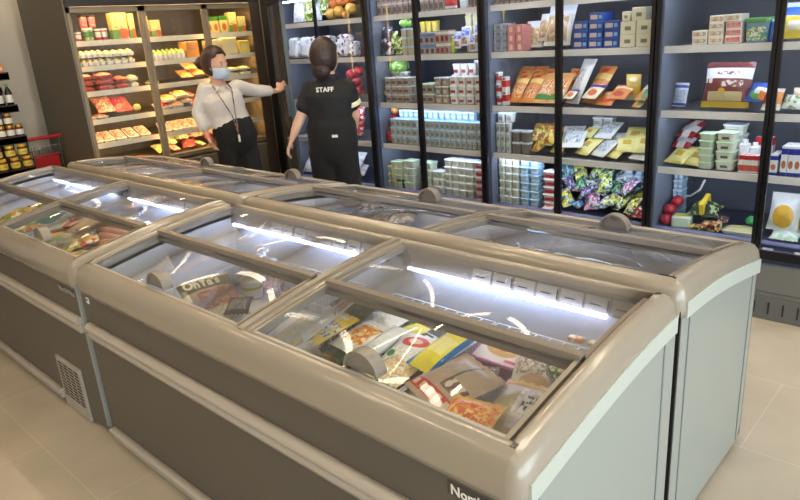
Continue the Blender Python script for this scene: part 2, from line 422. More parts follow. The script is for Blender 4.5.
    # bumper rails
    for z0, z1, d in ((.495, .565, .024), (.035, .085, .024)):
        xr = -.47 if (grille and z0 < .1) else -.02
        zm = (z0+z1)/2; hh = (z1-z0)/2
        sec = [(.008, z0), (-d*.55, z0+.002), (-d*.75, zm-.014), (-d*.4, zm-.004), (-d*.45, zm+.002), (-d, zm+.008), (-d*.95, zm+.022), (-d*.5, z1-.002), (.008, z1)]
        g = MB(); R = [[(x, y, z) for y, z in sec] for x in (-L+.03, xr)]
        g.loft(R, M_rail, True); g.build('bumper_rail', t)
    if grille:
        g = MB(); ga, gb = -.445, -.185
        g.box(ga, -.006, .0+.012, gb, .006, .27, mat('grille_plastic', (168, 162, 154), .4))
        for i in range(4):
            for j in range(11): g.box(ga+.02+i*.058, -.0075, .075+j*.0165, ga+.064+i*.058, -.005, .082+j*.0165, M_dark)
        g.box(ga+.05, -.008, .03, gb-.05, -.005, .058, MATS['tag_paper'])
        g.build('vent_grille', t)
    return t
frz = []
def badge(t, s, m, x):
    g = MB(); g.box(x-.008, .0032, .640, x+.165, .0062, .676, mat('badge_plate', (64, 60, 56), .4)); p = g.build('badge', t)
    text('lettering', s, .034, m, p, face_y(x, .0025, .645), .0006, .0006)
A = make_freezer(2.03, .75, True, False); A.location = (0, 0, 0)
badge(A, 'NorthWind', M_white, -.176)
g = MB(); g.box(-1.985, .002, .650, -1.962, .006, .674, M_white); g.box(-1.981, .0012, .662, -1.968, .002, .669, M_ink); g.build('sticker', A)
tag(A, 'nearest glass-topped island freezer at the lower right, with white lettering on its dark front', 'freezer')
B = make_freezer(2.03, .75, True, True); B.location = (-2.062, 0, 0)
badge(B, 'NorthWind', mat('grey_lettering', (150, 146, 140), .4), -.2)
tag(B, 'island freezer at the left edge with a vent grille low on its front', 'freezer')
Cc = make_freezer(2.03, .73, True, False, xbar=1.09, hx=(-.60, -1.535)); Cc.location = (-2.04, 1.535, 0); Cc.rotation_euler = (0, 0, PI)
tag(Cc, 'island freezer behind the nearest one, its grey end panel standing alone at the right', 'freezer')
D = make_freezer(2.03, .73, False, False, xbar=1.05, hx=(-.70, -1.62)); D.location = (-4.102, 1.535, 0); D.rotation_euler = (0, 0, PI)
tag(D, 'farthest island freezer, in front of the two standing women', 'freezer')

# ------------------------------------------------------------------ glass door fridges
def rotz(a): return Matrix.Rotation(a, 4, 'Z')
def make_fridge(W, doors, shelves, warm=False, depth=.68, H=2.02, deck=.39, dark_frame=True):
    """local: x 0..W along the front, y 0 front glass plane to depth, z up; doors = list of (x0, x1)"""
    t = empty('glass_door_fridge')
    fr = M_black if dark_frame else mat('pewter_frame', (140, 128, 110), .35, .3)
    ca = mat('warm_cabinet', (122, 112, 94), .5) if warm else M_slate
    led = M_warm if warm else M_led
    c = MB()
    c.box(0, .06, .30, .02, depth, H, ca).box(W-.02, .06, .30, W, depth, H, ca)
    c.box(0, depth-.02, .30, W, depth, H, ca).box(0, .02, H-.05, W, depth, H, ca).box(0, .03, .30, W, depth, deck-.05, M_navy if not warm else ca)
    c.build('cabinet', t)
    k = MB(); sk = mat('canopy_panel', (34, 32, 32), .4)
    k.box(0, -.015, 1.875, W, .03, H, sk); k.build('canopy', t)
    b = MB(); gm = mat('base_grey', (104, 106, 104), .45)
    b.box(.003, .0, .155, W-.003, .06, .30, gm).box(.003, .005, .06, W-.003, .06, .15, gm).box(.0, .03, 0, W, depth-.05, .30, M_dark); b.build('base', t)
    g = MB(); g.box(.003, -.003, 0.0, W-.003, .01, .13, mat('kick_grey', (92, 94, 93), .45))
    x = .06
    while x < W-.05: g.box(x, -.005, .035, x+.008, -.0025, .10, M_dark); x += .068
    g.build('kick_grille', t)
    # deck and shelves
    d = MB(); d.box(.02, .06, deck-.03, W-.02, depth-.02, deck, M_navy if not warm else ca); d.build('deck', t)
    rl = M_rsh if not warm else mat('warm_shelf_rail', (226, 214, 190), .4)
    if not warm:
        q = MB(); q.add([(.02, .045, deck-.045), (W-.02, .045, deck-.045), (W-.02, .085, deck+.012), (.02, .085, deck+.012), (.02, .07, deck-.045), (W-.02, .07, deck-.045), (W-.02, .10, deck+.012), (.02, .10, deck+.012)],
            [(0, 1, 2, 3), (7, 6, 5, 4), (0, 4, 5, 1), (3, 2, 6, 7), (0, 3, 7, 4), (1, 5, 6, 2)], mat('deck_rail_blue', (120, 124, 168), .3))
        dr_ = q.build('deck_rail', t); nT = 8
        for k_ in range(nT):
            xx = .07+(W-.2)*k_/(nT-1)+random.uniform(-.015, .015)
            MB().add([(xx, .049, deck-.038), (xx+.05, .049, deck-.038), (xx+.05, .073, deck-.003), (xx, .073, deck-.003), (xx, .046, deck-.037), (xx+.05, .046, deck-.037), (xx+.05, .070, deck-.002), (xx, .070, deck-.002)],
                [(0, 1, 2, 3), (7, 6, 5, 4), (0, 4, 5, 1), (3, 2, 6, 7), (0, 3, 7, 4), (1, 5, 6, 2)], mat('ticket_lilac', (206, 206, 222), .5)).build('price_ticket', dr_)
    for z in shelves:
        s = MB(); s.box(.022, .09, z-.02, W-.022, depth-.06, z-.004, M_shelf if not warm else ca)
        so = s.build('shelf', t)
        e = MB(); e.box(.022, .078, z-.034, W-.022, .092, z+.003, rl); e.build('shelf_rail', so)
        MB().box(.05, .095, z-.032, W-.05, .107, z-.022, led).build('shelf_led', so)
    st = (.37, H-.07)
    # door posts with LED strips behind
    for i, (a, b_) in enumerate(doors):
        if warm: MB().box(a+.008, .036, .42, a+.016, .05, 1.83, MATS.get('warm_post_led') or emit('warm_post_led', (255, 200, 128), 7)).build('led_strip', t)
    MB().box(.05, .045, 1.845, W-.05, .065, 1.855, led).build('canopy_led', t)
    return t
def make_door(t, a, b, fr, thick=.024, z0=.33, z1=1.87, gl=None, handle=True, name='door', th=.018, y=0):
    f = MB()
    f.box(a, y-.0, z0, a+thick, y+th, z1, fr).box(b-thick, y, z0, b, y+th, z1, fr).box(a, y, z1-.035, b, y+th, z1, fr).box(a, y, z0, b, y+th, z0+.045, fr)
    o = f.build(name, t)
    MB().box(a+thick, y+.008, z0+.045, b-thick, y+.012, z1-.035, gl or M_gl_door).build('door_glass', o)
    return o
# back run: four cabinets, two doors each
SH = [.745, 1.056, 1.395, 1.68]
YF = 2.70
BX = [(-4.21, -3.055), (-3.055, -2.02), (-2.02, -.90), (-.90, .25)]
MID = [-3.62, -2.565, -1.468, -.318]
FL = ['empty-fronted corner', 'second', 'third', 'fourth']
flabels = ['tall black-framed fridge in the corner with its left door pushed open, behind the staff woman',
 'tall black-framed fridge stacked with rows of small square tubs, right of the staff woman',
 'tall black-framed fridge holding orange snack bags and blue boxes, behind the freezers',
 'tall black-framed fridge at the right edge holding a big brown and white bag']
for i, ((a, b), m_) in enumerate(zip(BX, MID)):
    W = b-a
    t = make_fridge(W, [(0, m_-a), (m_-a, W)], SH)
    t.location = (a, YF, 0)
    th = .020
    if i: make_door(t, .004, m_-a-.002, M_black, th)
    make_door(t, m_-a+.002, W-.004, M_black, th if i else .022, gl=None)
    MB().box(m_-a-.006, .020, .33, m_-a+.006, .034, 1.87, M_black if i else mat('green_grey_post', (104, 128, 118), .4)).build('center_post', t)
    MB().box(0, .020, .33, .010, .05, 1.87, M_navy).build('side_post', t)
    MB().box(W-.010, .020, .33, W, .05, 1.87, M_navy).build('side_post', t)
    if i == 0:   # open door, hinged at its left
        dr = empty('door'); dr.parent = t; dr.location = (.012, -.004, 0); dr.rotation_euler = (0, 0, math.radians(-27))
        f = MB(); w = .575
        f.box(0, 0, .33, .03, .03, 1.87, M_black).box(w-.03, 0, .33, w, .03, 1.87, M_black).box(0, 0, 1.835, w, .03, 1.87, M_black).box(0, 0, .33, w, .03, .375, M_black); f.build('door_frame', dr)
        MB().box(.03, .012, .375, w-.03, .017, 1.835, glass('reflection_tint_glass', (96, 106, 128), .06, .6, .03, .06)).build('door_glass', dr)  # dark blue tint stands in for the dark reflection in the open door
        MB().box(w-.022, -.03, .98, w-.004, -.0, 1.22, M_black).build('door_handle', dr)
    tag(t, flabels[i], 'fridge', 'black-framed fridges along the back wall')
# warm meat fridge on the left, facing +x
WY = [1.10, 1.645, 2.17, 2.685]
LSH = [.925, 1.10, 1.30, 1.475, 1.648]
t = make_fridge(WY[3]-WY[0], [(WY[i]-WY[0], WY[i+1]-WY[0]) for i in range(3)], LSH, warm=True, depth=.72, deck=.75, dark_frame=False)
t.location = (-4.30, WY[0], 0); t.rotation_euler = (0, 0, PI/2)
PF = mat('pewter_frame', (150, 138, 120), .3, .4)
for i in range(3): make_door(t, WY[i]-WY[0]+.004, WY[i+1]-WY[0]-.004, PF if i < 2 else PF, .024, z0=.33)
sp = MB(); SPm = mat('fridge_side_taupe', (106, 98, 86), .5); sp.box(-.012, .0, 0, -.0005, .80, 2.3, SPm); sp.build('side_cladding', t)
sp = MB(); sp.box(WY[3]-WY[0]-.09, -.008, .30, WY[3]-WY[0]+.01, -.001, 2.02, mat('dark_brown_jamb', (66, 54, 44), .4)); sp.build('corner_jamb', t)
tag(t, 'warm-lit meat fridge with three glass doors and glowing yellow shelves, behind the masked woman', 'fridge')

# ------------------------------------------------------------------ products
def P_tub(w, d, h, body, lid, n=2):
    t = MB(); r = min(w, d)*.18
    R = [[(x*k, y*k, z) for x, y in rr(w*.92, d*.92, r, n)] for z, k in ((0, .86), (.004, .88), (h*.84, 1))]
    t.loft(R, body, False)
    o = t.build('tub')
    MB().rbox(w*.98, d*.98, h*.17, r, lid, z0=h*.83, ch=.002).build('lid', o)
    return o
def P_cup(r, h, body, lid, band=None):
    t = MB(); t.lathe([(r*.8, 0), (r*.84, .004), (r*.97, h*.86)], body, 12)
    if band: t.lathe([(r*.885, h*.25), (r*.96, h*.72)], band, 12, cap=False)
    o = t.build('cup'); MB().lathe([(r, h*.84), (r*1.03, h*.88), (r*1.03, h*.97), (r*.95, h)], lid, 12).build('lid', o); return o
def P_box(w, d, h, m, name='box'):
    return MB().rbox(w, d, h, .003, m, ch=.0015).build(name)
def P_bag(w, h, t, m, seed=1, name='bag', crimp=.07, nu=12, nv=14, puff=.6):
    """pillow bag, width x, height y, thickness z, base at y=0, back at z=0"""
    def side(sg):
        def fn(u, v):
            x = (u-.5)*w; y = v*h
            e = max(0, math.sin(PI*u))**puff*max(0, math.sin(PI*min(1, max(0, (v-crimp)/(1-2*crimp)))))**puff
            nn = noise.noise(Vector((u*4+seed*3.1, v*4.7, seed+sg)))*.22+noise.noise(Vector((u*11, v*11, seed*2.3+sg)))*.1
            pinch = 1-.07*math.sin(PI*v)*(1 if 0 < v < 1 else 0)
            z = t/2+sg*(t/2)*e*(1+nn)
            if e < .01: z += .004*math.sin(u*40+seed)
            return (x*pinch, y, z)
        return fn
    g = MB(); g.grid(side(1), nu, nv, m); g.grid(side(-1), nu, nv, m)
    return g.build(name)
def P_bottle(r, h, body, cap, label=None, name='bottle', n=12):
    o = MB().lathe([(r*.9, 0), (r, .004), (r, h*.58), (r*.85, h*.68), (r*.36, h*.84), (r*.34, h*.9)], body, n).build(name)
    MB().lathe([(r*.42, h*.88), (r*.42, h*.99), (r*.36, h)], cap, n).build('cap', o)
    if label: MB().lathe([(r*1.02, h*.14), (r*1.02, h*.5)], label, n, cap=False).build('label_sticker', o)
    return o
def P_jar(r, h, body, cap, label=None, n=12):
    o = MB().lathe([(r*.92, 0), (r, .005), (r, h*.7), (r*.8, h*.8)], body, n).build('jar')
    MB().lathe([(r*.84, h*.79), (r*.86, h*.82), (r*.86, h*.98), (r*.8, h)], cap, n).build('cap', o)
    if label: MB().lathe([(r*1.02, h*.16), (r*1.02, h*.6)], label, n, cap=False).build('label_sticker', o)
    return o
def P_tray(w, d, h, tray, food, seed=0, name='food_tray'):
    R = [[(x*k, y*k, z) for x, y in rr(w, d, .012, 2)] for z, k in ((0, .88), (h*.45, 1), (h*.45, .97))]
    o = MB().loft(R, tray, False).build(name)
    def fn(u, v):
        e = (math.sin(PI*u)*math.sin(PI*v))**.35
        return ((u-.5)*w*.92, (v-.5)*d*.92, h*.3+h*.6*e*(1+.3*noise.noise(Vector((u*5+seed, v*5, seed)))))
    MB().grid(fn, 10, 8, food).build('food', o); return o
def P_fruit(r, m, name, sq=.9, dimple=.25):
    pr = []
    for k in range(9):
        a = PI*k/8; rr_ = math.sin(a)*r; z = r-math.cos(a)*r*sq
        if k == 8: z -= r*dimple
        if k == 0: z += r*dimple*.4
        pr.append((max(rr_, .0005), z))
    o = MB().lathe(pr, m, 12).build(name)
    MB().tube([(0, 0, r*1.65), (r*.06, 0, r*1.95)], r*.06, mat('stem_brown', (80, 60, 40), .7), 4).build('stem', o)
    return o
def P_leafy(r, m, seed=1, name='lettuce'):
    def fn(u, v):
        a = 2*PI*u; b = PI*v; q = r*(1+.22*noise.noise(Vector((math.cos(a)*2+seed, math.sin(a)*2, v*5)))+.07*math.sin(a*9+seed))
        return (q*math.sin(b)*math.cos(a), q*math.sin(b)*math.sin(a), r*.75-q*.75*math.cos(b))
    return MB().grid(fn, 22, 9, m).build(name)
from mathutils.bvhtree import BVHTree
OBST = []
def geo(o, Mw=None):
    M = Mw if Mw is not None else Matrix.LocRotScale(o.location, o.rotation_euler, o.scale)
    vs, fs = [], []
    if o.type == 'MESH':
        vs = [M @ v.co for v in o.data.vertices]; fs = [tuple(p.vertices) for p in o.data.polygons]
    for c in o.children:
        v2, f2 = geo(c, M @ c.matrix_basis); k = len(vs); vs += v2; fs += [tuple(i+k for i in f) for f in f2]
    return vs, fs
def entry(o):
    vs, fs = geo(o)
    if not vs: return None
    lo = [min(v[i] for v in vs) for i in range(3)]; hi = [max(v[i] for v in vs) for i in range(3)]
    return lo, hi, BVHTree.FromPolygons(vs, fs)
def obstacle(o):
    e = entry(o)
    if e: OBST.append(e)
def hits(e):
    lo, hi, b = e; n = 0
    for l2, h2, b2 in OBST:
        if all(lo[i] < h2[i] and hi[i] > l2[i] for i in range(3)):
            n += len(b.overlap(b2))
    return n
def settle(o, lifts=(0, .012, .024, .038), shifts=(0, -.012, .012, -.024, .024), scales=(1, .92, .84, .76, .68)):
    """nudge a loosely placed thing until it lies clear of its neighbours"""
    L0 = o.location.copy(); s0 = o.scale.copy(); best = None; rt = Vector((math.cos(o.rotation_euler.z), math.sin(o.rotation_euler.z), 0))
    for sc_ in scales:
        for dz in lifts:
            for dx in shifts:
                o.location = L0+Vector((0, 0, dz))+rt*dx; o.scale = s0*sc_
                e = entry(o)
                if e is None: return
                n = hits(e)
                if n == 0: OBST.append(e); return
                if best is None or n < best[0]: best = (n, o.location.copy(), o.scale.copy(), e)
    o.location, o.scale = best[1], best[2]; OBST.append(best[3])
for o_ in list(C.objects):
    if o_.parent is None and o_.get('category') in ('fridge', 'freezer'): obstacle(o_)
UNIT = {0: 0, 1: 1, 2: 1, 3: 2, 4: 2, 5: 3, 6: 3}
DOORS = {0: 'seventh', 1: 'sixth', 2: 'fifth', 3: 'fourth', 4: 'third', 5: 'second', 6: 'first'}
DN = {0: 'behind the staff woman\'s fridge door'}
def where(sh, d):
    s = {0: 'bottom deck', 1: 'lowest shelf', 2: 'second shelf up', 3: 'third shelf up', 4: 'top shelf'}[sh]
    return '%s, %s door from right' % (s, DOORS[d])
SZ = {0: .39+.013, 1: .745+.004, 2: 1.056+.004, 3: 1.395+.004, 4: 1.68+.004}
SZ[0] = .391
YS = {0: 2.815, 1: 2.80, 2: 2.80, 3: 2.80, 4: 2.80}
def row(mk, sh, d, px0, px1, n, rows, deep, h, look, cat, gap=.94, dp=None, jit=0.002, tops=None, y0=None, stag=0, zoff=0):
    """n across x rows high x deep copies of mk(w, dp, h), all alike"""
    ys = (y0 if y0 is not None else YS[sh]); z = SZ[sh]+zoff
    x0 = X(px0, ys, z+h*.5); x1 = X(px1, ys, z+h*.5)
    ua, ub = BX[UNIT[d]]; x0 = max(x0, ua+.026); x1 = min(x1, ub-.026); w = (x1-x0)/n; dd = dp or (.11 if sh == 0 and cat == 'tub' else w)
    proto = mk(w*gap, dd*gap, h); first = True
    lab = '%s on the %s' % (look, where(sh, d)); grp = '%s, %s' % (look, where(sh, d))
    k = 0
    for j in range(deep):
        for i in range(n):
            R = rows if not callable(rows) else rows(i, j)
            for q in range(R):
                if first: o = proto; first = False
                else: o = dup(proto)
                o.location = (x0+w*(i+.5)+random.uniform(-jit, jit), ys+dd*(j+.5)+random.uniform(-jit, jit), z+q*(h+.0006))
                tag(o, lab, cat, grp if n*deep > 1 or R > 1 else None); obstacle(o)
    return k
def put(o, sh, d, px, look, cat, dy=.06, dz=0, rx=0, rz=0, ry=0, grp=None, raw=False, dx=0):
    z = SZ[sh]+dz; y = YS[sh]+dy
    o.location = (X(px, y, z+.05)+dx, y, z); o.rotation_euler = (rx, ry, rz)
    tag(o, look if raw else '%s on the %s' % (look, where(sh, d)), cat, grp)
    if d in UNIT:
        e = entry(o); ua, ub = BX[UNIT[d]]
        if e[0][0] < ua+.024: o.location.x += ua+.024-e[0][0]
        elif e[1][0] > ub-.024: o.location.x -= e[1][0]-ub+.024
        if e[0][1] < 2.782: o.location.y += 2.782-e[0][1]
    settle(o); return o
cm = lambda n, c, **k: mat(n, c, **({'rough': .4} | k))
tb_grey = printed('tub_grey', (196, 196, 190), [('r', .2, .8, .25, .7, (150, 152, 148))], 'xz', bump=None)
tb_bl = printed('tub_blue', (170, 206, 236), [('r', .15, .85, .3, .6, (225, 236, 246))], 'xz', bump=None)
l_white = cm('lid_white', (238, 242, 245)); l_blue = cm('lid_pale_blue', (176, 214, 240)); l_green = cm('lid_pale_green', (206, 230, 196)); l_yel = cm('lid_yellow', (238, 206, 60)); l_clear = cm('lid_clear', (205, 212, 214), rough=.2)
tb_cream = printed('tub_cream', (222, 224, 206), [('r', .25, .75, .25, .65, (190, 196, 176))], 'xz', bump=None)
tb_choc = printed('tub_brown', (166, 146, 126), [('r', .2, .8, .2, .7, (206, 196, 180))], 'xz', bump=None)
tb_red = printed('tub_pink_red', (226, 190, 190), [('r', .15, .85, .2, .7, (190, 60, 70))], 'xz', bump=None)
cup_br = printed('cup_brown', (176, 160, 150), [('r', .1, .9, .3, .65, (120, 92, 84))], 'xz', bump=None)
cup_w = printed('cup_white', (232, 230, 226), [('r', .2, .8, .25, .6, (176, 70, 70))], 'xz', bump=None)
T = lambda b, l: (lambda w, d, h: P_tub(w, d, h, b, l))
BXm = lambda m, nm='carton': (lambda w, d, h: P_box(w, d, h, m, nm))
# --- sixth and fifth doors (tubs)
row(T(tb_grey, l_blue), 1, 1, 390, 417, 5, 3, 1, .062, 'small grey square tub with pale blue lid', 'tub', dp=.11)
row(T(tb_grey, l_blue), 1, 2, 420, 482, 12, 3, 1, .062, 'small grey square tub with pale blue lid', 'tub', dp=.11)
row(T(tb_bl, l_white), 1, 1, 398, 418, 4, 1, 1, .058, 'pale blue tub topping the grey tub block', 'tub', y0=2.86, zoff=.19)
row(T(tb_bl, l_white), 1, 2, 421, 474, 9, 1, 1, .058, 'pale blue tub topping the grey tub block', 'tub', y0=2.86, zoff=.19)
row(T(cm('tub_ice', (196, 224, 244)), l_clear), 1, 2, 422, 480, 9, 1, 1, .05, 'icy white tub above the pale blue tubs', 'tub', y0=2.95, zoff=.232)
row(BXm(cm('carton_pale', (180, 190, 196)), 'carton'), 1, 2, 422, 480, 2, 1, 1, .23, 'pale carton behind the block of grey tubs', 'carton', y0=2.95, dp=.2)
m_ap = cm('apple_red', (178, 44, 52), rough=.3, mott=None); m_ap2 = cm('apple_gold', (222, 158, 84), rough=.3)
k = 0
for (px, dz, dy, mm) in [(375, 0, 0, 0), (381, 0, 0, 0), (387, 0, .0, 0), (378, 0, .09, 0), (386, 0, .09, 0), (374, .055, .03, 1), (381, .06, .03, 0), (387, .06, .03, 0), (376, .11, .05, 1), (383, .115, .05, 0), (379, .165, .06, 1), (386, .16, .07, 0)]:
    o = P_fruit(.036, m_ap2 if mm else m_ap, 'apple')
    put(o, 1, 1, px, 'golden apple in the pile' if mm else 'red apple in the pile', 'apple', dy=dy+.04, dz=dz, grp='apples in the pile, sixth door', rz=px)
for i, (px, c, g, rws, hh) in enumerate([(378, (176, 190, 180), l_white, 3, .058), (388, (176, 150, 110), l_yel, 3, .055), (396, (222, 222, 190), l_green, 4, .052), (408, (224, 226, 214), l_green, 4, .056)]):
    row(T(cm('tubcol%d' % i, c), g), 0, 1, px-5.5, px+6, 2, rws, 1, hh, ['grey-green tub with white lid', 'tan tub with yellow lid', 'cream tub with green lid in a shorter stack', 'pale tub with green lid beside the post'][i], 'tub')
row(T(cm('tub_dkgreen', (40, 84, 70)), cm('lid_dark', (60, 90, 80))), 0, 1, 396, 405, 2, 1, 1, .07, 'dark green tub in front of the pale tubs', 'tub')
row(T(tb_cream, l_green), 0, 2, 421, 431, 2, 4, 1, .056, 'cream tub with green lid', 'tub')
row(T(tb_cream, l_white), 0, 2, 432, 443, 2, 3, 1, .056, 'cream tub with white lid in the low stacks', 'tub')
row(T(tb_cream, l_white), 0, 2, 444, 473, 4, 5, 1, .053, 'cream tub with white lid in the tall stacks', 'tub')
row(T(tb_red, l_clear), 0, 2, 474, 483, 1, 5, 1, .053, 'pinkish red tub beside the thick black post', 'tub')
# second shelf
row(T(cup_br, l_clear), 2, 1, 385, 409, 4, 3, 2, .06, 'clear brown-filled square cup', 'cup')
row(T(cup_br, l_green), 2, 2, 420, 433, 2, 2, 2, .068, 'brown cup with pale green lid', 'cup')
row(T(tb_choc, l_clear), 2, 2, 434, 448, 2, 3, 1, .06, 'brown and red dessert cup', 'cup')
row(T(cup_w, l_white), 2, 2, 449, 482, 4, 3, 1, .062, 'white cup with red print', 'cup')
row(lambda w, d, h: P_cup(w*.5, h, cup_w, l_white), 2, 2, 451, 474, 3, 1, 1, .075, 'white round pot on top of the white cups', 'pot', y0=2.86, zoff=.189)
row(lambda w, d, h: P_cup(w*.5, h, cup_w, l_white), 2, 2, 451, 474, 3, 3, 1, .062, 'white round pot in the back row', 'pot', y0=2.93)
row(lambda w, d, h: P_cup(w*.5, h, l_white, l_white), 2, 2, 472, 482, 1, 4, 1, .07, 'tall white round pot beside the thick black post', 'pot', y0=2.93)
m_leaf = mat('leaf_green', (128, 186, 74), .5, mott=(28, [(90, 150, 50), (140, 196, 80), (196, 226, 140)])); m_leaf2 = mat('leaf_pale', (190, 220, 140), .5, mott=(30, [(160, 200, 100), (206, 230, 160), (110, 160, 60)]))
for j, (px, dz) in enumerate(((369, .03), (378, .215), (392, .215), (401, .2))):
    o = P_leafy(.075, m_leaf if j % 2 == 0 else m_leaf2, j)
    put(o, 2, 1, px, ['leafy green lettuce against the left post', 'bright green lettuce above the cups', 'pale green lettuce above the cups', 'small bright lettuce beside the pale one'][j], 'lettuce', dy=.13 if j else .1, dz=dz if j else .0)
row(T(cup_br, l_clear), 2, 1, 385, 409, 4, 3, 1, .071, 'clear cup in the back row under the lettuces', 'cup', y0=2.90)
o = P_box(.12, .12, .2, cm('produce_crate', (70, 78, 74)), 'crate'); put(o, 2, 1, 374, 'dark crate of produce against the left post', 'crate', dy=.16, dz=0)
for j, px in enumerate((370, 377, 383)):
    o = P_fruit(.03, cm('potato', (196, 170, 120)), 'potato'); put(o, 2, 1, px, 'small round potato before the cups', 'potato', dy=.05, grp='potatoes')
# third shelf
m_bw = mat('bag_black_white', (60, 62, 78), .35, mott=(22, [(34, 36, 60), (60, 62, 80), (205, 208, 214), (40, 42, 70)]))
for j, px in enumerate((368, 375, 381)):
    o = P_bag(.11, .2, .06, m_bw, j); put(o, 3, 1, px, 'dark and white snack bag standing', 'bag', dy=.05+.01*j, rx=math.radians(78), grp='dark snack bags, sixth door')
m_gy = mat('bag_green_yellow', (176, 190, 90), .35, mott=(26, [(120, 160, 60), (206, 206, 110), (230, 232, 190), (90, 120, 50)]))
for j, px in enumerate((387, 393, 398)):
    o = P_bag(.1, .19, .06, m_gy, j+5); put(o, 3, 1, px, 'green and yellow snack bag standing', 'bag', dy=.05+.01*j, rx=math.radians(78), grp='green snack bags, sixth door')
row(T(cm('tub_tan', (196, 186, 160)), l_blue), 3, 1, 401, 413, 2, 3, 1, .06, 'tan tub with pale blue lid', 'tub')
o = P_leafy(.06, m_leaf2, 9); put(o, 3, 1, 406, 'pale green lettuce on top of the tan tubs', 'lettuce', dy=.09, dz=.184)
row(BXm(printed('carton_grey_blue', (176, 168, 160), [('b', 'b', .6, .9, (120, 140, 190)), ('r', .2, .8, .1, .5, (110, 80, 76))], 'xz', bump=None)), 3, 2, 419, 435, 3, 2, 1, .072, 'small grey and blue carton', 'carton', dp=.08)
row(BXm(printed('carton_brown', (170, 140, 128), [('b', 'b', .65, .9, (222, 216, 206)), ('r', .2, .8, .1, .5, (140, 60, 56))], 'xz', bump=None)), 3, 2, 435.5, 449, 3, 2, 1, .076, 'small brown carton with pale top', 'carton', dp=.08)
row(T(cm('tub_yellow', (226, 206, 110)), l_yel), 3, 2, 419, 436, 3, 1, 1, .07, 'yellow-lidded tub above the small cartons', 'tub', y0=2.9, zoff=.15)
row(BXm(cm('carton_plain', (150, 140, 130))), 3, 2, 419, 449, 4, 2, 1, .0745, 'plain carton in the back row', 'carton', dp=.1, y0=2.89)
o = P_bottle(.018, .15, cm('bottle_lime', (176, 206, 60)), l_green); put(o, 3, 2, 450.5, 'lime green bottle between cartons and blue packs', 'bottle', dy=.03)
m_bw2 = printed('pack_blue_white_red', (228, 230, 238), [('m', .1, .9, .5, .95, 9, [(40, 80, 200), (230, 232, 240), (60, 100, 210)]), ('m', .2, .8, .1, .4, 9, [(150, 60, 60), (226, 220, 220), (170, 90, 80)])], 'xy')
for j, px in enumerate((456, 464, 472, 479)):
    o = P_bag(.105, .165, .07, m_bw2, j+20, 'pouch'); put(o, 3, 2, px, 'white pouch with blue and red print', 'pouch', dy=.05, rx=math.radians(75), grp='blue print pouches, fifth door')
row(T(cm('tub_milky', (232, 226, 200)), cm('lid_lemon', (238, 232, 140))), 3, 2, 465, 479, 2, 5, 1, .058, 'white tub with lemon lid in tall stack', 'tub', y0=2.92)
# top shelf
for d_, p0, p1, n_, l_ in ((1, 376, 413, 7, 'small greyish brown pot in rows'), (2, 419, 443, 5, 'small greyish brown pot in rows'), (2, 467, 483, 3, 'grey pot near the thick black post'), (3, 490, 556, 11, 'short brown pot')):
    row(T(printed('pot_taupe', (158, 140, 128), [('r', .15, .85, .2, .75, (112, 94, 88))], 'xz', bump=None), cm('lid_taupe', (186, 176, 166))), 4, d_, p0, p1, n_, 2, 1, .075, l_, 'pot')
o = P_bag(.12, .2, .06, m_gy, 33); put(o, 4, 1, 370, 'white and green leaf bag beside the thick post', 'bag', dy=.05, rx=math.radians(78))
o = P_bag(.1, .15, .05, printed('bag_red_wht', (214, 206, 200), [('b', 'b', .1, .6, (196, 60, 56))], 'xy'), 34); put(o, 4, 2, 450, 'red and white pouch among brown pots', 'pouch', dy=.04, rx=math.radians(80))
row(lambda w, d, h: P_cup(w*.5, h, l_white, cm('lid_grey', (176, 180, 178))), 4, 2, 456, 466, 1, 1, 1, .1, 'single white round tub with grey lid', 'tub')
for j, px in enumerate((570, 579, 588, 604, 622, 640)):
    o = P_box(.10, .1, .03, cm('flat_pink', (196, 170, 170)) if j % 2 else cm('flat_grey', (160, 166, 172)), 'flat_pack'); put(o, 4, 4, px, 'low pink flat pack' if j % 2 else 'low grey flat pack', 'flat pack', dy=.06, grp='pink flat packs' if j % 2 else 'grey flat packs')
# --- fourth door
row(BXm(printed('carton_greyd', (150, 154, 166), [('b', 'b', .45, .6, (110, 116, 136)), ('r', .1, .45, .1, .9, (176, 178, 186))], 'xz', bump=None)), 3, 3, 493, 506, 2, 4, 1, .042, 'flat grey carton in a stack', 'carton', dp=.12)
row(BXm(printed('carton_pink', (206, 130, 128), [('r', .3, .7, .2, .8, (232, 196, 190))], 'xz', bump=None)), 3, 3, 507, 523, 2, 3, 1, .052, 'pink carton in a stack', 'carton', dp=.1)
row(T(cm('tub_lemon', (220, 200, 90)), l_yel), 3, 3, 492, 500, 1, 1, 1, .08, 'yellow tub on top of boxes behind the grey cartons', 'tub', y0=2.96, zoff=.17)
row(BXm(cm('carton_plain', (150, 140, 130))), 3, 3, 492, 502, 1, 1, 1, .17, 'plain box in the back row', 'box', dp=.1, y0=2.96)
m_bread = printed('bread_bag', (222, 214, 200), [('m', .14, .86, .1, .68, 5, [(176, 140, 100), (196, 164, 120), (214, 196, 166), (186, 150, 108)]), ('b', 'b', .74, 1.0, (236, 236, 238))], 'xy')
for j, (px, rz) in enumerate(((532, .1), (545, -.05), (557, .0), (567, .1))):
    o = P_bag(.19, .25, .11, m_bread, j+40, 'bread_bag'); put(o, 3, 3 if j < 2 else 4, px, ['bread in white-topped bag, beside pink cartons', 'bread in white-topped bag, right of another', 'bread in white-topped bag, hidden by the post', 'bread in white-topped bag, beside blue boxes'][j], 'bread', dy=.13, rx=math.radians(68), rz=rz)
m_blue = printed('blue_box', (44, 76, 150), [('r', .1, .6, .25, .75, (196, 176, 170)), ('r', .7, .92, .3, .7, (120, 170, 220))], 'xz', bump=None)
row(BXm(m_blue, 'blue_box'), 3, 4, 572, 587, 1, 3, 1, .05, 'flat blue box in the leftmost stack', 'box', dp=.15)
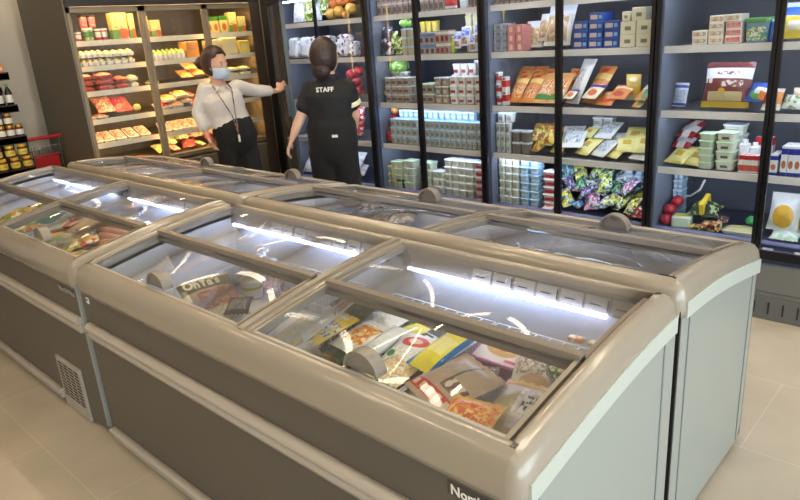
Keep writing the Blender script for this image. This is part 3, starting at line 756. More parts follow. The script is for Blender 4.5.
row(BXm(m_blue, 'blue_box'), 3, 4, 587.5, 602, 1, 4, 1, .048, 'flat blue box in the middle stack', 'box', dp=.15)
row(BXm(m_blue, 'blue_box'), 3, 4, 602.5, 618, 1, 3, 1, .048, 'flat blue box in the stack beside cream cartons', 'box', dp=.15)
m_cream = printed('cream_carton', (222, 216, 188), [('r', .3, .7, .3, .6, (130, 124, 104))], 'xz', bump=None)
row(BXm(m_cream, 'cream_carton'), 3, 4, 619, 652, 2, 2, 1, .068, 'cream carton with dark print', 'carton', dp=.12)
row(BXm(m_cream, 'cream_carton'), 3, 4, 631, 646, 1, 1, 1, .068, 'uppermost cream carton with dark print', 'carton', dp=.12, zoff=.138)
row(BXm(m_cream, 'cream_carton'), 3, 4, 622, 630, 1, 1, 1, .05, 'short cream carton atop the left pair', 'carton', dp=.08, zoff=.138)
# second shelf, fourth + third door
m_or = printed('orange_bag', (216, 140, 74), [('m', .12, .88, .15, .5, 12, [(230, 170, 110), (206, 110, 50), (240, 200, 140), (190, 90, 40)]), ('b', 'b', .62, .78, (235, 196, 120)), ('r', .3, .7, .8, .93, (214, 80, 50))], 'xy', .25)
m_or2 = printed('orange_bag_b', (222, 160, 96), [('m', .12, .88, .3, .7, 10, [(236, 180, 110), (190, 100, 60), (240, 210, 160)]), ('b', 'b', .1, .26, (70, 140, 70))], 'xy', .25)
pos = [(514, .0, 0), (526, 0, 0), (538, 0, 1), (552, 0, 1), (516, .1, 0), (527, .1, 0), (539, .1, 0), (550, .1, 0), (522, .2, 0), (533, .2, 0), (545, .2, 0), (568, .1, 0)]
for j, (px, dy, k_) in enumerate(pos):
    o = P_bag(.108, .23, .045, m_or2 if k_ else m_or, j+50, 'snack_bag')
    put(o, 2, 3 if px < 560 else 4, px, ('orange snack bag with green strip' if k_ else ('orange snack bag in the front of the pile' if dy == 0 else 'orange snack bag leaning behind the others')) , 'snack bag', dy=dy+.05, dz=.002, rx=math.radians(48+dy*90), rz=-.12, grp='orange snack bags')
m_rw = printed('red_white_pack', (226, 224, 224), [('b', 'b', .3, .75, (200, 50, 52)), ('r', .3, .7, .8, .95, (50, 60, 130))], 'xz', bump=None)
row(lambda w, d, h: P_cup(w*.5, h, m_rw, l_white), 2, 3, 491, 501, 1, 3, 1, .07, 'red and white round pot in a stack', 'pot')
row(BXm(m_rw, 'small_carton'), 2, 3, 501.5, 506, 1, 2, 1, .09, 'slim red and white carton beside the pots', 'carton', dp=.05)
o = P_bag(.12, .29, .05, printed('white_tall_bag', (226, 222, 212), [('m', .25, .75, .15, .75, 16, [(150, 140, 130), (214, 208, 198), (190, 180, 170)])], 'xy'), 71); put(o, 2, 4, 575, 'tall white bag leaning beside the orange bags', 'bag', dy=.1, rx=math.radians(62), ry=0, rz=-.45)
o = P_bag(.16, .25, .05, m_or, 72, 'snack_bag'); put(o, 2, 4, 592, 'orange bag leaning right of the tall white bag', 'snack bag', dy=.12, rx=math.radians(56), rz=-.5)
m_ch = printed('cheese_pack', (236, 226, 200), [('b', 'b', .75, 1, (50, 60, 160)), ('e', .55, .35, .25, .2, (220, 110, 50)), ('b', 'a', 0, .08, (60, 70, 170))], 'xy')
m_ch2 = printed('orange_pack', (228, 140, 70), [('b', 'b', .65, .9, (240, 220, 190)), ('e', .5, .3, .3, .15, (196, 70, 40))], 'xy')
for j, (px, mm, lk) in enumerate(((571, m_ch, 'blue-edged white cheese pack, leftmost'), (589, m_ch, 'blue-edged white cheese pack, right of another'), (604, m_ch2, 'small orange pack, next to the blue-edged packs'), (613, m_ch2, 'small orange pack, left of the yellow pouch'))):
    o = P_bag(.13, .12, .03, mm, j+80, 'pack'); put(o, 2, 4, px, lk, 'pack', dy=.03, dz=.002, rx=math.radians(35), rz=-.3)
o = P_bag(.13, .215, .05, printed('yellow_pouch', (226, 186, 70), [('b', 'b', .55, 1, (232, 206, 110)), ('e', .5, .8, .25, .08, (240, 236, 220)), ('b', 'b', .0, .22, (226, 214, 170))], 'xy'), 90, 'pouch'); put(o, 2, 4, 630, 'yellow pouch standing upright', 'pouch', dy=.1, rx=math.radians(88))
for j, px in enumerate((634, 645)):
    o = P_bag(.11, .16, .03, printed('og_pack', (232, 170, 90), [('b', 'b', .5, .8, (226, 226, 210)), ('r', .5, .9, .1, .5, (60, 150, 110))], 'xy'), 93+j, 'pack'); put(o, 2, 4, px, 'orange and green pack, before the yellow pouch' if j == 0 else 'orange and green pack, beside the black post', 'pack', dy=.03, rx=math.radians(40), rz=-.5)
row(lambda w, d, h: P_cup(w*.5, h, l_white, cm('lid_royal', (70, 60, 180))), 2, 4, 645, 655, 1, 1, 1, .15, 'white bottle with purple cap beside the black post', 'bottle', y0=2.87)
# lowest shelf, fourth + third door
row(T(tb_grey, l_clear), 1, 3, 492, 510, 3, 3, 1, .065, 'grey tub with clear lid', 'tub')
row(T(cm('tub_smoke', (120, 112, 106)), l_clear), 1, 3, 510.5, 529, 2, 2, 1, .075, 'smoky dark tub', 'tub')
row(T(tb_grey, l_blue), 1, 3, 494, 512, 2, 1, 1, .06, 'blue-lidded tub above the grey tubs', 'tub', y0=2.81, zoff=.2)
m_veg = mat('veg_mix', (196, 170, 70), .4, mott=(40, [(196, 70, 50), (214, 190, 80), (120, 150, 60), (226, 206, 130), (176, 120, 60)]))
for j, (px, dy, dz) in enumerate(((534, .04, 0), (544, .04, 0), (554, .04, 0), (540, .13, .04), (550, .13, .05))):
    o = P_bag(.13, .16, .08, m_veg, j+100, 'vegetable_bag'); put(o, 1, 3, px, 'bag of mixed red and yellow vegetables', 'bag', dy=dy, dz=dz, rx=math.radians(38), rz=.2*j-.4, grp='mixed vegetable bags, fourth door')
m_yb = printed('yellow_tofu', (226, 214, 120), [('b', 'b', .1, .9, (236, 228, 150)), ('r', .3, .7, .35, .65, (200, 170, 70))], 'xy')
m_wb = printed('white_block', (230, 232, 228), [('m', .15, .85, .2, .8, 9, [(200, 206, 210), (120, 140, 170), (236, 236, 232)])], 'xy')
lst = [(568, .05, 0, m_wb, 'white'), (581, .06, .0, m_yb, 'yellow'), (596, .05, 0, m_wb, 'white'), (610, .05, 0, m_yb, 'yellow'), (622, .05, 0, m_yb, 'yellow'), (635, .05, 0, m_wb, 'white'), (647, .05, 0, m_yb, 'yellow'),
       (572, .16, .05, m_wb, 'white'), (588, .16, .05, m_yb, 'yellow'), (602, .16, .05, m_wb, 'white'), (616, .16, .06, m_wb, 'white'), (631, .16, .06, m_yb, 'yellow'), (645, .16, .06, m_wb, 'white')]
for j, (px, dy, dz, mm, c_) in enumerate(lst):
    o = P_bag(.14, .15, .05, mm, j+110, 'pack'); put(o, 1, 4, px, '%s wrapped pack %s' % (c_, 'in the front row' if dy < .1 else 'in the back row'), 'pack', dy=dy, dz=dz, rx=math.radians(34), rz=random.uniform(-.5, .4), grp='%s packs %s' % (c_, 'front' if dy < .1 else 'back'))
row(T(tb_grey, l_white), 1, 4, 590, 612, 2, 4, 1, .055, 'white tub in the back row', 'tub', y0=3.02)
# bottom deck, fourth door
row(T(tb_cream, l_white), 0, 3, 492, 518, 3, 6, 1, .053, 'cream tub with white lid in the tall block', 'tub')
row(T(tb_bl, l_blue), 0, 3, 519, 538, 2, 6, 1, .053, 'pale blue tub with blue lid in the tall block', 'tub')
row(T(tb_red, l_white), 0, 3, 541, 556, 1, 5, 1, .05, 'pink and red tub in a single stack', 'tub')
o = P_bag(.12, .13, .03, printed('flat_pinkpack', (222, 200, 196), [('e', .5, .5, .3, .3, (196, 110, 100))], 'xy'), 130, 'pack'); put(o, 0, 3, 545, 'flat pinkish pack lying in front of tubs', 'pack', dy=-.03, dz=.004, rx=.2)
# bottom deck, third door : heap of mixed small bags
cols = {'yellow': (232, 214, 60), 'purple': (110, 70, 140), 'teal': (60, 130, 150), 'bright blue': (60, 130, 220), 'green': (70, 150, 70), 'white': (220, 222, 226), 'lime': (190, 210, 90), 'pink': (190, 120, 160)}
cn = list(cols)
for j in range(34):
    px = 566+(j*37 % 84); lay = j//12; c_ = cn[(j*5+lay) % 8] if px < 628 else ['yellow', 'lime', 'green', 'white'][j % 4]
    if px > 630 and lay == 0: continue
    c2 = tuple(min(255, v+60) for v in cols[c_]); c3 = tuple(int(v*.45) for v in cols[c_])
    mm = mat('foil_'+c_.replace(' ', '_'), cols[c_], .25, mott=(46, [cols[c_], c2, cols[c_], tuple(int(v*.8) for v in cols[c_]), (176, 190, 200), (70, 110, 110)]))
    o = P_bag(.10, .13, .055, mm, j+140, 'small_bag', nu=8, nv=8)
    put(o, 0, 4, px, '%s small bag in the heap' % c_, 'bag', dy=.02+.09*lay+random.uniform(-.01, .02), dz=.02+.055*lay+random.uniform(0, .02), rx=math.radians(random.uniform(15, 60)), rz=random.uniform(-1, 1), ry=random.uniform(-.3, .3), grp='%s bags in the heap' % c_)
m_rb = mat('red_white_foil', (200, 60, 70), .3, mott=(30, [(196, 40, 50), (230, 226, 228), (214, 90, 100)]))
for j, (px, dy, lb) in enumerate(((633, .0, 'red and white bag'), (645, .02, 'red and white bag, nearer the thick post'))):
    o = P_bag(.15, .13, .09, m_rb, j+190); put(o, 0, 4, px, lb, 'bag', dy=dy+.01, dz=.01, rx=math.radians(40))
row(T(tb_bl, l_white), 0, 4, 623, 650, 3, 5, 1, .058, 'white-blue tub stacked behind the bags', 'tub', y0=3.0)
row(T(tb_bl, l_white), 0, 5, 661, 680, 2, 5, 1, .058, 'white-blue tub stacked behind the bags', 'tub', y0=3.0)
# --- second door from right
m_fl = printed('flat_carton_spots', (232, 222, 206), [('m', .05, .95, .2, .8, 11, [(232, 222, 206), (226, 170, 70), (80, 110, 120), (236, 230, 216), (170, 80, 60)])], 'xz', bump=None)
m_fr = printed('flat_carton_red', (226, 214, 206), [('m', .05, .95, .15, .85, 9, [(200, 50, 46), (232, 226, 216), (206, 70, 60)])], 'xz', bump=None)
row(BXm(m_fl, 'flat_carton'), 3, 5, 691, 707, 1, 2, 1, .034, 'flat spotted carton in the low left stack', 'carton', dp=.15)
row(BXm(m_fl, 'flat_carton'), 3, 5, 707.5, 723, 1, 4, 1, .034, 'flat spotted carton in the taller stack', 'carton', dp=.15)
row(BXm(m_fr, 'flat_carton'), 3, 5, 724, 741, 1, 3, 1, .034, 'flat red and white carton in the right stack', 'carton', dp=.15)
row(BXm(m_fl, 'flat_carton'), 3, 5, 724, 741, 1, 1, 1, .034, 'flat spotted carton topping the red and white stack', 'carton', dp=.15, zoff=.105)
row(T(printed('spread_tub', (110, 150, 170), [('m', .05, .95, .1, .75, 8, [(90, 130, 170), (226, 206, 110), (216, 226, 220), (80, 150, 80)])], 'xz', bump=None), cm('lid_leaf', (96, 160, 80))), 3, 5, 742, 769, 1, 1, 1, .115, 'wide spread tub with green lid', 'tub', dp=.14)
m_bp = printed('blue_white_bag', (50, 110, 210), [('r', .25, .75, .15, .6, (226, 232, 240)), ('b', 'b', .85, 1, (220, 230, 240))], 'xy')
o = P_bag(.12, .15, .07, m_bp, 200); put(o, 3, 5, 774, 'blue and white bag beside the black post', 'bag', dy=.06, rx=math.radians(75))
o = P_bag(.13, .17, .07, m_bp, 201); put(o, 3, 6, 791, 'blue and white bag behind the yellow one', 'bag', dy=.12, rx=math.radians(75))
o = P_bag(.12, .11, .07, printed('yellow_lbl', (236, 210, 80), [('r', .2, .8, .3, .7, (236, 232, 220))], 'xy'), 202); put(o, 3, 6, 797, 'yellow and white bag', 'bag', dy=.02, rx=math.radians(70))
o = P_bag(.08, .13, .04, printed('small_bw', (206, 212, 222), [('b', 'b', .78, .9, (70, 90, 190)), ('m', .1, .9, .2, .7, 12, [(120, 140, 190), (214, 218, 226), (170, 180, 200)]), ('b', 'b', .05, .15, (70, 90, 190))], 'xy'), 203); put(o, 2, 5, 680, 'small blue-striped white bag standing', 'bag', dy=.14, rx=math.radians(78), rz=-.2)
m_big = printed('brown_white_bag', (122, 62, 60), [('b', 'b', .62, .86, (226, 226, 230)), ('b', 'b', .90, .98, (130, 70, 70)), ('r', .15, .85, .14, .34, (206, 186, 140)), ('b', 'b', .0, .13, (214, 180, 60)), ('e', .45, .36, .07, .05, (226, 180, 50)), ('m', .42, .85, .44, .58, 9, [(226, 216, 214), (150, 90, 90), (122, 62, 60)]), ('m', .3, .75, .70, .78, 12, [(150, 110, 120), (226, 226, 230), (110, 70, 80)])], 'xy', .25)
o = P_bag(.245, .235, .10, m_big, 204, puff=.5); put(o, 2, 5, 728, 'big brown and white bag with yellow base', 'bag', dy=.11, rx=math.radians(76), rz=-.05)
text('lettering', '18', .036, M_white, o, Matrix.Translation((-.09, .118, .122)) , .0006, .001)
o = P_bag(.14, .14, .06, printed('blue_bag2', (60, 100, 200), [('e', .6, .3, .3, .2, (90, 170, 90)), ('r', .5, .95, .35, .7, (230, 232, 236)), ('r', .75, 1, .1, .5, (226, 120, 50))], 'xy'), 205); put(o, 2, 5, 751, 'blue bag with green and orange print', 'bag', dy=.05, rx=math.radians(55), rz=-.4)
o = P_bag(.09, .12, .04, printed('orange_cheese', (232, 226, 220), [('b', 'b', .25, .8, (226, 140, 60))], 'xy'), 206); put(o, 2, 5, 769, 'orange and white pack beside the black post', 'pack', dy=.03, rx=math.radians(55))
o = P_bag(.15, .14, .08, mat('green_white_film', (186, 200, 176), .25, mott=(30, [(200, 210, 196), (130, 160, 110), (226, 230, 224)])), 207); put(o, 2, 6, 788, 'pale green bag beside the black post', 'bag', dy=.04, rx=math.radians(38))
o = P_bag(.12, .16, .06, printed('orange_wht', (230, 220, 206), [('b', 'b', .1, .7, (224, 120, 60)), ('e', .5, .45, .3, .2, (240, 206, 100))], 'xy'), 208); put(o, 2, 6, 799, 'orange and white bag behind the pale green bag', 'bag', dy=.12, rx=math.radians(75))
# lowest shelf
m_sa = printed('sausage_pack', (222, 214, 206), [('b', 'a', .0, .3, (150, 30, 40)), ('b', 'a', .7, 1, (150, 30, 40)), ('b', 'b', .3, .6, (196, 190, 196))], 'xy')
for j, (px, dy, dz, mm, lb) in enumerate(((667, .04, 0, m_yb, 'yellow cheese slices pack beside the thick post'), (676, .12, .05, m_sa, 'red-edged white pack, leftmost of three'), (685, .12, .05, m_sa, 'red-edged white pack, middle of three'), (670, .16, .09, m_sa, 'red-edged white pack, topmost of three'), (688, .04, 0, m_yb, 'yellow cheese pack leaning by the tubs'))):
    o = P_bag(.13, .14, .035, mm, 210+j, 'pack'); put(o, 1, 5, px, lb, 'pack', dy=dy, dz=dz, rx=math.radians(35), rz=-.4)
m_mg = printed('margarine_tub', (222, 224, 206), [('r', .3, .7, .3, .65, (90, 100, 84))], 'xz', bump=None)
row(T(cm('tub_sage', (190, 200, 176)), l_green), 1, 5, 695, 711.5, 1, 5, 1, .038, 'slim pale green tub in a stack', 'tub', dp=.1)
row(T(m_mg, l_green), 1, 5, 712, 733, 1, 4, 1, .05, 'larger margarine tub with pale green lid', 'tub', dp=.12)
row(T(m_mg, l_white), 1, 5, 718, 742, 1, 4, 1, .055, 'margarine tub in the back row', 'tub', dp=.12, y0=2.94)
for j, px in enumerate((739, 749)):
    o = MB().rbox(.055, .055, .15, .012, cm('milk_white', (236, 238, 244)), ch=.006).build('milk_jug'); MB().lathe([(.016, .15), (.016, .172)], l_white, 10).build('cap', o)
    MB().box(-.022, -.0285, .04, .022, -.0276, .085, cm('pink_label', (220, 130, 130))).build('label_sticker', o)
    put(o, 1, 5, px, 'white jug with pink label, next to the tubs' if j == 0 else 'white jug with pink label, right of its twin', 'jug', dy=.09)
m_rc = printed('red_white_carton', (236, 232, 228), [('b', 'b', .1, .45, (200, 90, 70)), ('b', 'b', .75, 1, (196, 40, 50))], 'xz', bump=None)
row(BXm(m_rc, 'small_carton'), 1, 5, 738, 768, 6, 1, 3, .09, 'small red and white carton in rows', 'carton', dp=.035)
row(BXm(m_rc, 'carton'), 1, 5, 754, 772, 2, 1, 1, .16, 'taller red and white carton at the back', 'carton', dp=.05, y0=2.96)
m_bc = printed('blue_carton', (226, 228, 234), [('b', 'b', .72, .92, (44, 56, 160)), ('e', .5, .38, .34, .14, (190, 110, 80)), ('b', 'b', 0, .12, (44, 56, 140))], 'xz', bump=None)
row(BXm(m_bc, 'milk_carton'), 1, 6, 780, 801, 3, 1, 2, .15, 'blue and white milk carton in rows', 'carton', dp=.06)
row(BXm(m_bc, 'milk_carton'), 1, 5, 769, 777, 1, 1, 2, .105, 'blue and white milk carton beside the post', 'carton', dp=.06)
# bottom deck, second door
m_rf = mat('red_fruit', (176, 40, 56), .3)
for j, (px, dy, dz) in enumerate(((663, .0, 0), (668, .01, .0), (664, .05, .05), (669, .06, .05), (665, .1, .09))):
    o = P_fruit(.036, m_rf, 'apple'); put(o, 0, 5, px, 'red apple beside the thick post', 'apple', dy=dy+.03, dz=dz, grp='red apples on the deck, second door')
o = MB().rbox(.11, .10, .075, .01, printed('yellow_clam', (200, 214, 190), [('e', .5, .5, .4, .35, (222, 216, 90))], 'xy', .2), ch=.01).build('clamshell'); put(o, 0, 5, 678, 'clear clamshell of yellow fruit', 'clamshell', dy=.045, dz=.0, rz=.15)
m_kw = mat('kiwi_mesh', (50, 66, 44), .45, mott=(40, [(34, 46, 34), (60, 84, 50), (30, 36, 32), (160, 170, 120)]))
o = P_bag(.17, .12, .11, m_kw, 230, 'mesh_bag'); put(o, 0, 5, 698, 'dark green mesh bag with yellow strap', 'mesh bag', dy=.07, dz=.005, rx=math.radians(20))
MB().box(-.012, .0, .06, .012, .12, .124, l_yel).build('strap', o)
for j, (px, c_, w_) in enumerate(((692, (196, 176, 60), 'small yellow patterned pack before the mesh bag'), (707, (206, 110, 60), 'orange and red pack beside the mesh bag'))):
    o = MB().rbox(.095, .07, .045, .01, mat('pk%d' % j, c_, .4, mott=(50, [c_, (226, 206, 150), (60, 50, 40)])), ch=.006).build('pack'); put(o, 0, 5, px, w_, 'pack', dy=.02)
o = P_bag(.12, .08, .05, mat('bw_mesh', (120, 110, 106), .4, mott=(44, [(40, 36, 40), (196, 180, 170), (100, 60, 60)])), 233); put(o, 0, 5, 716, 'black and white patterned bag', 'bag', dy=.09, dz=.03, rx=.4)
o = P_tray(.19, .12, .045, l_clear, mat('dill', (196, 190, 140), .5)); put(o, 0, 5, 738, 'clear tray of pale food with green herbs', 'tray', dy=.08)
o = P_leafy(.03, mat('herb', (60, 160, 90), .5), 3, 'herb_bunch'); put(o, 0, 5, 752, 'small green herb bunch on the clear tray', 'herbs', dy=.1, dz=.05)
_a = at(705, 180, 1, 3.0); o = MB().tube([_a, at(700, 190, 1, 3.0), at(690, 196, 1, 3.02), at(682, 195, 1, 3.1)], .006, M_white, 6).build('cable'); tag(o, 'white cable hanging in a curve under the lowest shelf, second door from right', 'cable')
# bottom deck, rightmost
o = P_bag(.15, .2, .1, printed('pear_bag', (206, 206, 200), [('e', .5, .36, .34, .3, (206, 160, 60))], 'xy', .2), 240); put(o, 0, 6, 784.5, 'clear bag of yellow pears beside the post', 'fruit bag', dy=.12, dz=.03, rx=math.radians(70))
o = P_bag(.14, .17, .1, printed('pear_bag', (206, 206, 200), []), 241); put(o, 0, 6, 800, 'clear bag of yellow fruit cut by the frame', 'fruit bag', dy=.14, dz=.03, rx=math.radians(70))
o = P_bag(.2, .14, .06, mat('film_greenish', (206, 222, 214), .2, mott=(20, [(226, 234, 232), (190, 220, 190), (200, 214, 222)])), 242); put(o, 0, 6, 781, 'pale greenish plastic bag lying flat', 'bag', dy=-.01, dz=.004, rx=.25)
# --- corner fridge (behind the staff woman)
m_cl = mat('clamshell_berries', (200, 206, 210), .25, mott=(26, [(222, 226, 230), (190, 196, 204), (150, 70, 80), (230, 232, 236)])); m_cl2 = mat('clamshell_white', (206, 212, 216), .25, mott=(26, [(222, 226, 230), (190, 196, 204), (230, 232, 236)]))
for d0, pxs, mm, lb in ((0, (318, 326, 334, 343, 352), m_cl, 'clear clamshell of red berries standing'), (0, (292, 300, 307), m_cl2, 'clear clamshell of white eggs seen through the open door')):
    for j, px in enumerate(pxs):
        o = MB().rbox(.12, .10, .17, .02, mm, ch=.02).build('clamshell'); tag(put(o, 3, 0, px, lb, 'clamshell', dy=.10, rx=-.15, raw=True), lb, 'clamshell', lb)
m_pf = mat('pear_yellow', (216, 160, 70), .4); m_pf2 = mat('orange_fruit', (214, 120, 50), .4)
for j, (px, dz) in enumerate(((331, 0), (337, 0), (343, 0), (349, 0), (334, .08), (340, .08), (346, .08), (352, .08), (337, .15), (345, .15))):
    o = P_fruit(.048, m_pf if dz == 0 else m_pf2, 'pear' if dz == 0 else 'orange'); tag(put(o, 4, 0, px, '', 'fruit', dy=.07+dz*.3, dz=dz, raw=True), 'yellow pear in the pile above the staff woman' if dz == 0 else 'orange in the pile above the staff woman', 'fruit', 'pears above the staff woman' if dz == 0 else 'oranges above the staff woman')
for j, px in enumerate((302, 312, 318, 325)):
    o = P_bag(.15, .24, .08, m_gy if j % 2 else m_cl2, 250+j); tag(put(o, 4, 0, px, '', 'bag', dy=.1, rx=math.radians(76), raw=True), ['leafy green bag on the top shelf, seen past the green post', 'white-green bag just right of the green post', 'leafy green bag left of the yellow pears', 'white bag touching the yellow pears'][j], 'bag')
for j, (px, dz, mm) in enumerate(((345, 0, m_ap), (351, 0, m_rf), (357, 0, m_ap), (348, .07, m_ap), (354, .07, m_rf), (358, .075, m_ap), (351, .14, m_rf), (357, .14, m_ap), (343, .07, l_white))):
    o = P_fruit(.045, mm, 'apple'); tag(put(o, 2, 0, px, '', 'apple', dy=.07+dz*.3, dz=dz, raw=True), 'red apple in the pile beside the staff woman' if mm != l_white else 'white apple-sized fruit by the staff woman', 'apple', 'apples beside the staff woman')
for j, (px, dz) in enumerate(((354, 0), (359, 0), (355, .08), (359, .08), (345, 0), (349, .0))):
    o = P_bag(.09, .15, .06, m_rb if j % 2 else m_gy, 260+j); tag(put(o, 1, 0, px, '', 'bag', dy=.06, dz=dz, rx=math.radians(70), raw=True), ('red and white' if j % 2 else 'green')+' bag low beside the staff woman\'s hip', 'bag', ('red' if j % 2 else 'green')+' bags by the hip')
for j, (px, dz) in enumerate(((309, 0), (354, 0), (360, 0), (357, .08), (350, .0))):
    o = P_bag(.13, .15, .07, m_cl2, 270+j); tag(put(o, 0, 0, px, '', 'bag', dy=.06, dz=dz, rx=math.radians(50), raw=True), 'white film bag on the bottom deck beside the staff woman', 'bag', 'white film bags on the corner deck')
# --- warm meat fridge
LZ = {0: .751, 1: .929, 2: 1.104, 3: 1.304, 4: 1.479, 5: 1.652}
def wh(sh, d): return '%s of the meat fridge, %s door' % ({0: 'bottom', 1: 'lowest shelf', 2: 'second shelf', 3: 'third shelf', 4: 'fourth shelf', 5: 'top shelf'}[sh], ('left', 'middle', 'right')[d])
def lput(o, sh, d, px, look, cat, dx=.06, dz=0, rx=0, rz=0, grp=None):
    z = LZ[sh]+dz; x = -4.395-dx
    o.location = (x, Yp(px, x, z+.04), z); o.rotation_euler = (rx, 0, PI/2+rz); tag(o, '%s, %s' % (look, wh(sh, d)), cat, grp)
    e = entry(o)
    if e[1][0] > -4.392: o.location.x -= e[1][0]+4.392
    settle(o); return o
def lrow(mk, sh, d, px0, px1, n, rows, h, look, cat, dp=.12, zoff=0, deep=1, tilt=0):
    x = -4.395; z = LZ[sh]+zoff; y0 = Yp(px0, x, z+h*.5); y1 = Yp(px1, x, z+h*.5); w = (y1-y0)/n
    proto = mk(w*.95, dp*.95, h); first = True; lab = '%s, %s' % (look, wh(sh, d))
    for j in range(deep):
        for i in range(n):
            for q in range(rows):
                o = proto if first else dup(proto); first = False
                o.location = (x-dp*(j+.5), y0+w*(i+.5), z+q*(h+.0006)); o.rotation_euler = (tilt, 0, PI/2); tag(o, lab, cat, lab if n*rows*deep > 1 else None); obstacle(o)
m_meat = mat('raw_meat', (196, 84, 70), .35, mott=(45, [(190, 70, 62), (214, 120, 100), (176, 56, 50)])); m_mince = mat('mince', (196, 100, 84), .4, mott=(60, [(190, 88, 76), (206, 126, 108)]))
m_ham = mat('ham_slices', (206, 140, 120), .35, mott=(50, [(214, 150, 130), (190, 100, 84), (226, 186, 160)])); m_sand = mat('sandwich_mix', (214, 196, 130), .4, mott=(48, [(226, 210, 150), (150, 170, 80), (236, 226, 190)]))
m_lv = mat('salad_mix', (170, 180, 100), .4, mott=(45, [(140, 170, 70), (200, 196, 130), (226, 220, 170)])); TR = lambda tr, fd: (lambda w, d, h: P_tray(w, d, h, tr, fd))
c_blk = cm('tray_black', (30, 28, 28)); c_wht = cm('tray_white', (232, 226, 216)); c_red = cm('tray_red', (190, 84, 72))
CUPm = lambda b, l, bd=None: (lambda w, d, h: P_cup(w*.5, h, b, l, bd))
lrow(CUPm(m_lv, l_white, cm('grn_band', (90, 140, 70))), 5, 0, 86, 97, 1, 1, .085, 'round tub with green band', 'tub')
lrow(CUPm(m_ham, c_blk, cm('pink_band', (196, 120, 120))), 5, 0, 82, 99, 2, 1, .085, 'round tub with dark lid and pink band', 'tub', zoff=.088)
lrow(CUPm(cm('cup_red', (196, 60, 50)), l_white, c_wht), 5, 0, 72, 85, 2, 1, .06, 'small red and white cup', 'cup')
lrow(CUPm(cm('cup_red', (196, 60, 50)), l_white, c_wht), 5, 0, 98, 111, 2, 1, .078, 'taller red and white cup', 'cup')
m_gbox = printed('green_yellow_box', (222, 206, 120), [('m', .1, .9, .4, .95, 9, [(226, 214, 140), (120, 160, 60), (236, 226, 170)]), ('e', .65, .2, .4, .2, (206, 110, 60)), ('r', .0, .45, .0, .35, (110, 150, 60))], 'xz', bump=None)
lrow(BXm(m_gbox), 5, 0, 111, 128, 1, 1, .18, 'tall yellow-green box', 'box', dp=.06)
lrow(BXm(m_gbox), 5, 0, 129, 135, 1, 1, .17, 'slim yellow-green box beside the frame', 'box', dp=.06)
lrow(TR(c_wht, m_sand), 4, 0, 77, 106, 5, 2, .055, 'sandwich pack stacked in pairs', 'pack')
lrow(TR(c_wht, m_sand), 4, 0, 107, 136, 4, 2, .052, 'pale yellow food pack', 'pack')
lrow(TR(c_red, m_mince), 3, 0, 80, 96, 1, 3, .042, 'red mince tray, stack nearest the left frame', 'tray')
lrow(TR(c_red, m_mince), 3, 0, 99, 116, 1, 3, .042, 'red mince tray, middle stack', 'tray')
lrow(TR(c_red, m_mince), 3, 0, 117, 130, 1, 2, .045, 'red mince tray, lower right stack', 'tray')
lrow(TR(c_wht, m_lv), 3, 0, 131, 140, 1, 2, .045, 'yellow-green tray', 'tray')
lrow(TR(c_wht, m_ham), 2, 0, 86, 110, 2, 1, .03, 'flat white meat tray', 'tray', dp=.16)
for j, px in enumerate((107, 121)): 
    o = P_bag(.14, .17, .06, m_ham if j == 0 else m_meat, 280+j, 'meat_pack'); lput(o, 2, 0, px, 'pink meat bag' if j == 0 else 'dark red meat bag', 'meat pack', dx=.1, dz=.0, rx=math.radians(40))
o = P_fruit(.03, cm('cream_ball', (206, 196, 130)), 'mozzarella'); lput(o, 2, 0, 134, 'small cream-coloured ball', 'cheese', dx=.06)
for j, px in enumerate((93, 105, 117, 129, 141)):
    o = P_tray(.085, .14, .04, c_wht, m_ham, j); lput(o, 1, 0, px, 'sliced meat tray tilted up', 'tray', dx=.09, dz=.02, rx=.45, grp='tilted meat trays, left door')
for j, px in enumerate((163, 172, 181, 190, 199)):
    o = P_tray(.08, .14, .04, c_wht, m_ham, j+7); lput(o, 1, 1, px, 'sliced meat tray tilted up', 'tray', dx=.09, dz=.02, rx=.45, grp='tilted meat trays, middle door')
lrow(TR(c_wht, m_meat), 0, 0, 110, 150, 4, 1, .03, 'pink meat tray', 'tray', dp=.14)
lrow(BXm(m_gbox), 5, 1, 144.5, 149, 1, 1, .15, 'tall slim box beside the left frame', 'box', dp=.06)
lrow(BXm(m_gbox), 5, 1, 151, 161, 1, 1, .12, 'single green and yellow box', 'box', dp=.05)
lrow(TR(c_wht, m_lv), 4, 1, 150, 186, 8, 1, .085, 'upright green salad pack', 'salad pack', dp=.1)
lrow(BXm(cm('orange_carton', (222, 150, 70)), 'carton'), 4, 1, 187, 200, 1, 2, .06, 'orange carton', 'carton', dp=.12)
lrow(TR(c_wht, m_lv), 3, 1, 151, 160, 1, 1, .04, 'yellow-green tray beside the frame', 'tray')
m_oc = mat('orange_chips', (226, 160, 80), .4, mott=(50, [(232, 170, 90), (214, 130, 60), (240, 200, 130)]))
for j, (px, dz) in enumerate(((187, 0), (196, 0), (191, .05))):
    o = P_bag(.12, .12, .05, m_oc, 290+j, 'snack_bag'); lput(o, 3, 1, px, 'orange bag in the small pile', 'bag', dx=.08, dz=dz, rx=.5, grp='orange bags, middle door')
for j, (px, dz) in enumerate(((161, 0), (171, 0), (181, 0), (190, 0), (166, .05), (176, .06), (185, .05))):
    o = P_tray(.11, .13, .05, c_wht, m_oc if j % 3 else m_meat, j+20); lput(o, 2, 1, px, 'breaded orange meat tray' if j % 3 else 'red meat tray in the pile', 'tray', dx=.08, dz=dz, rx=.2, grp='meat tray pile ' + ('orange' if j % 3 else 'red'))
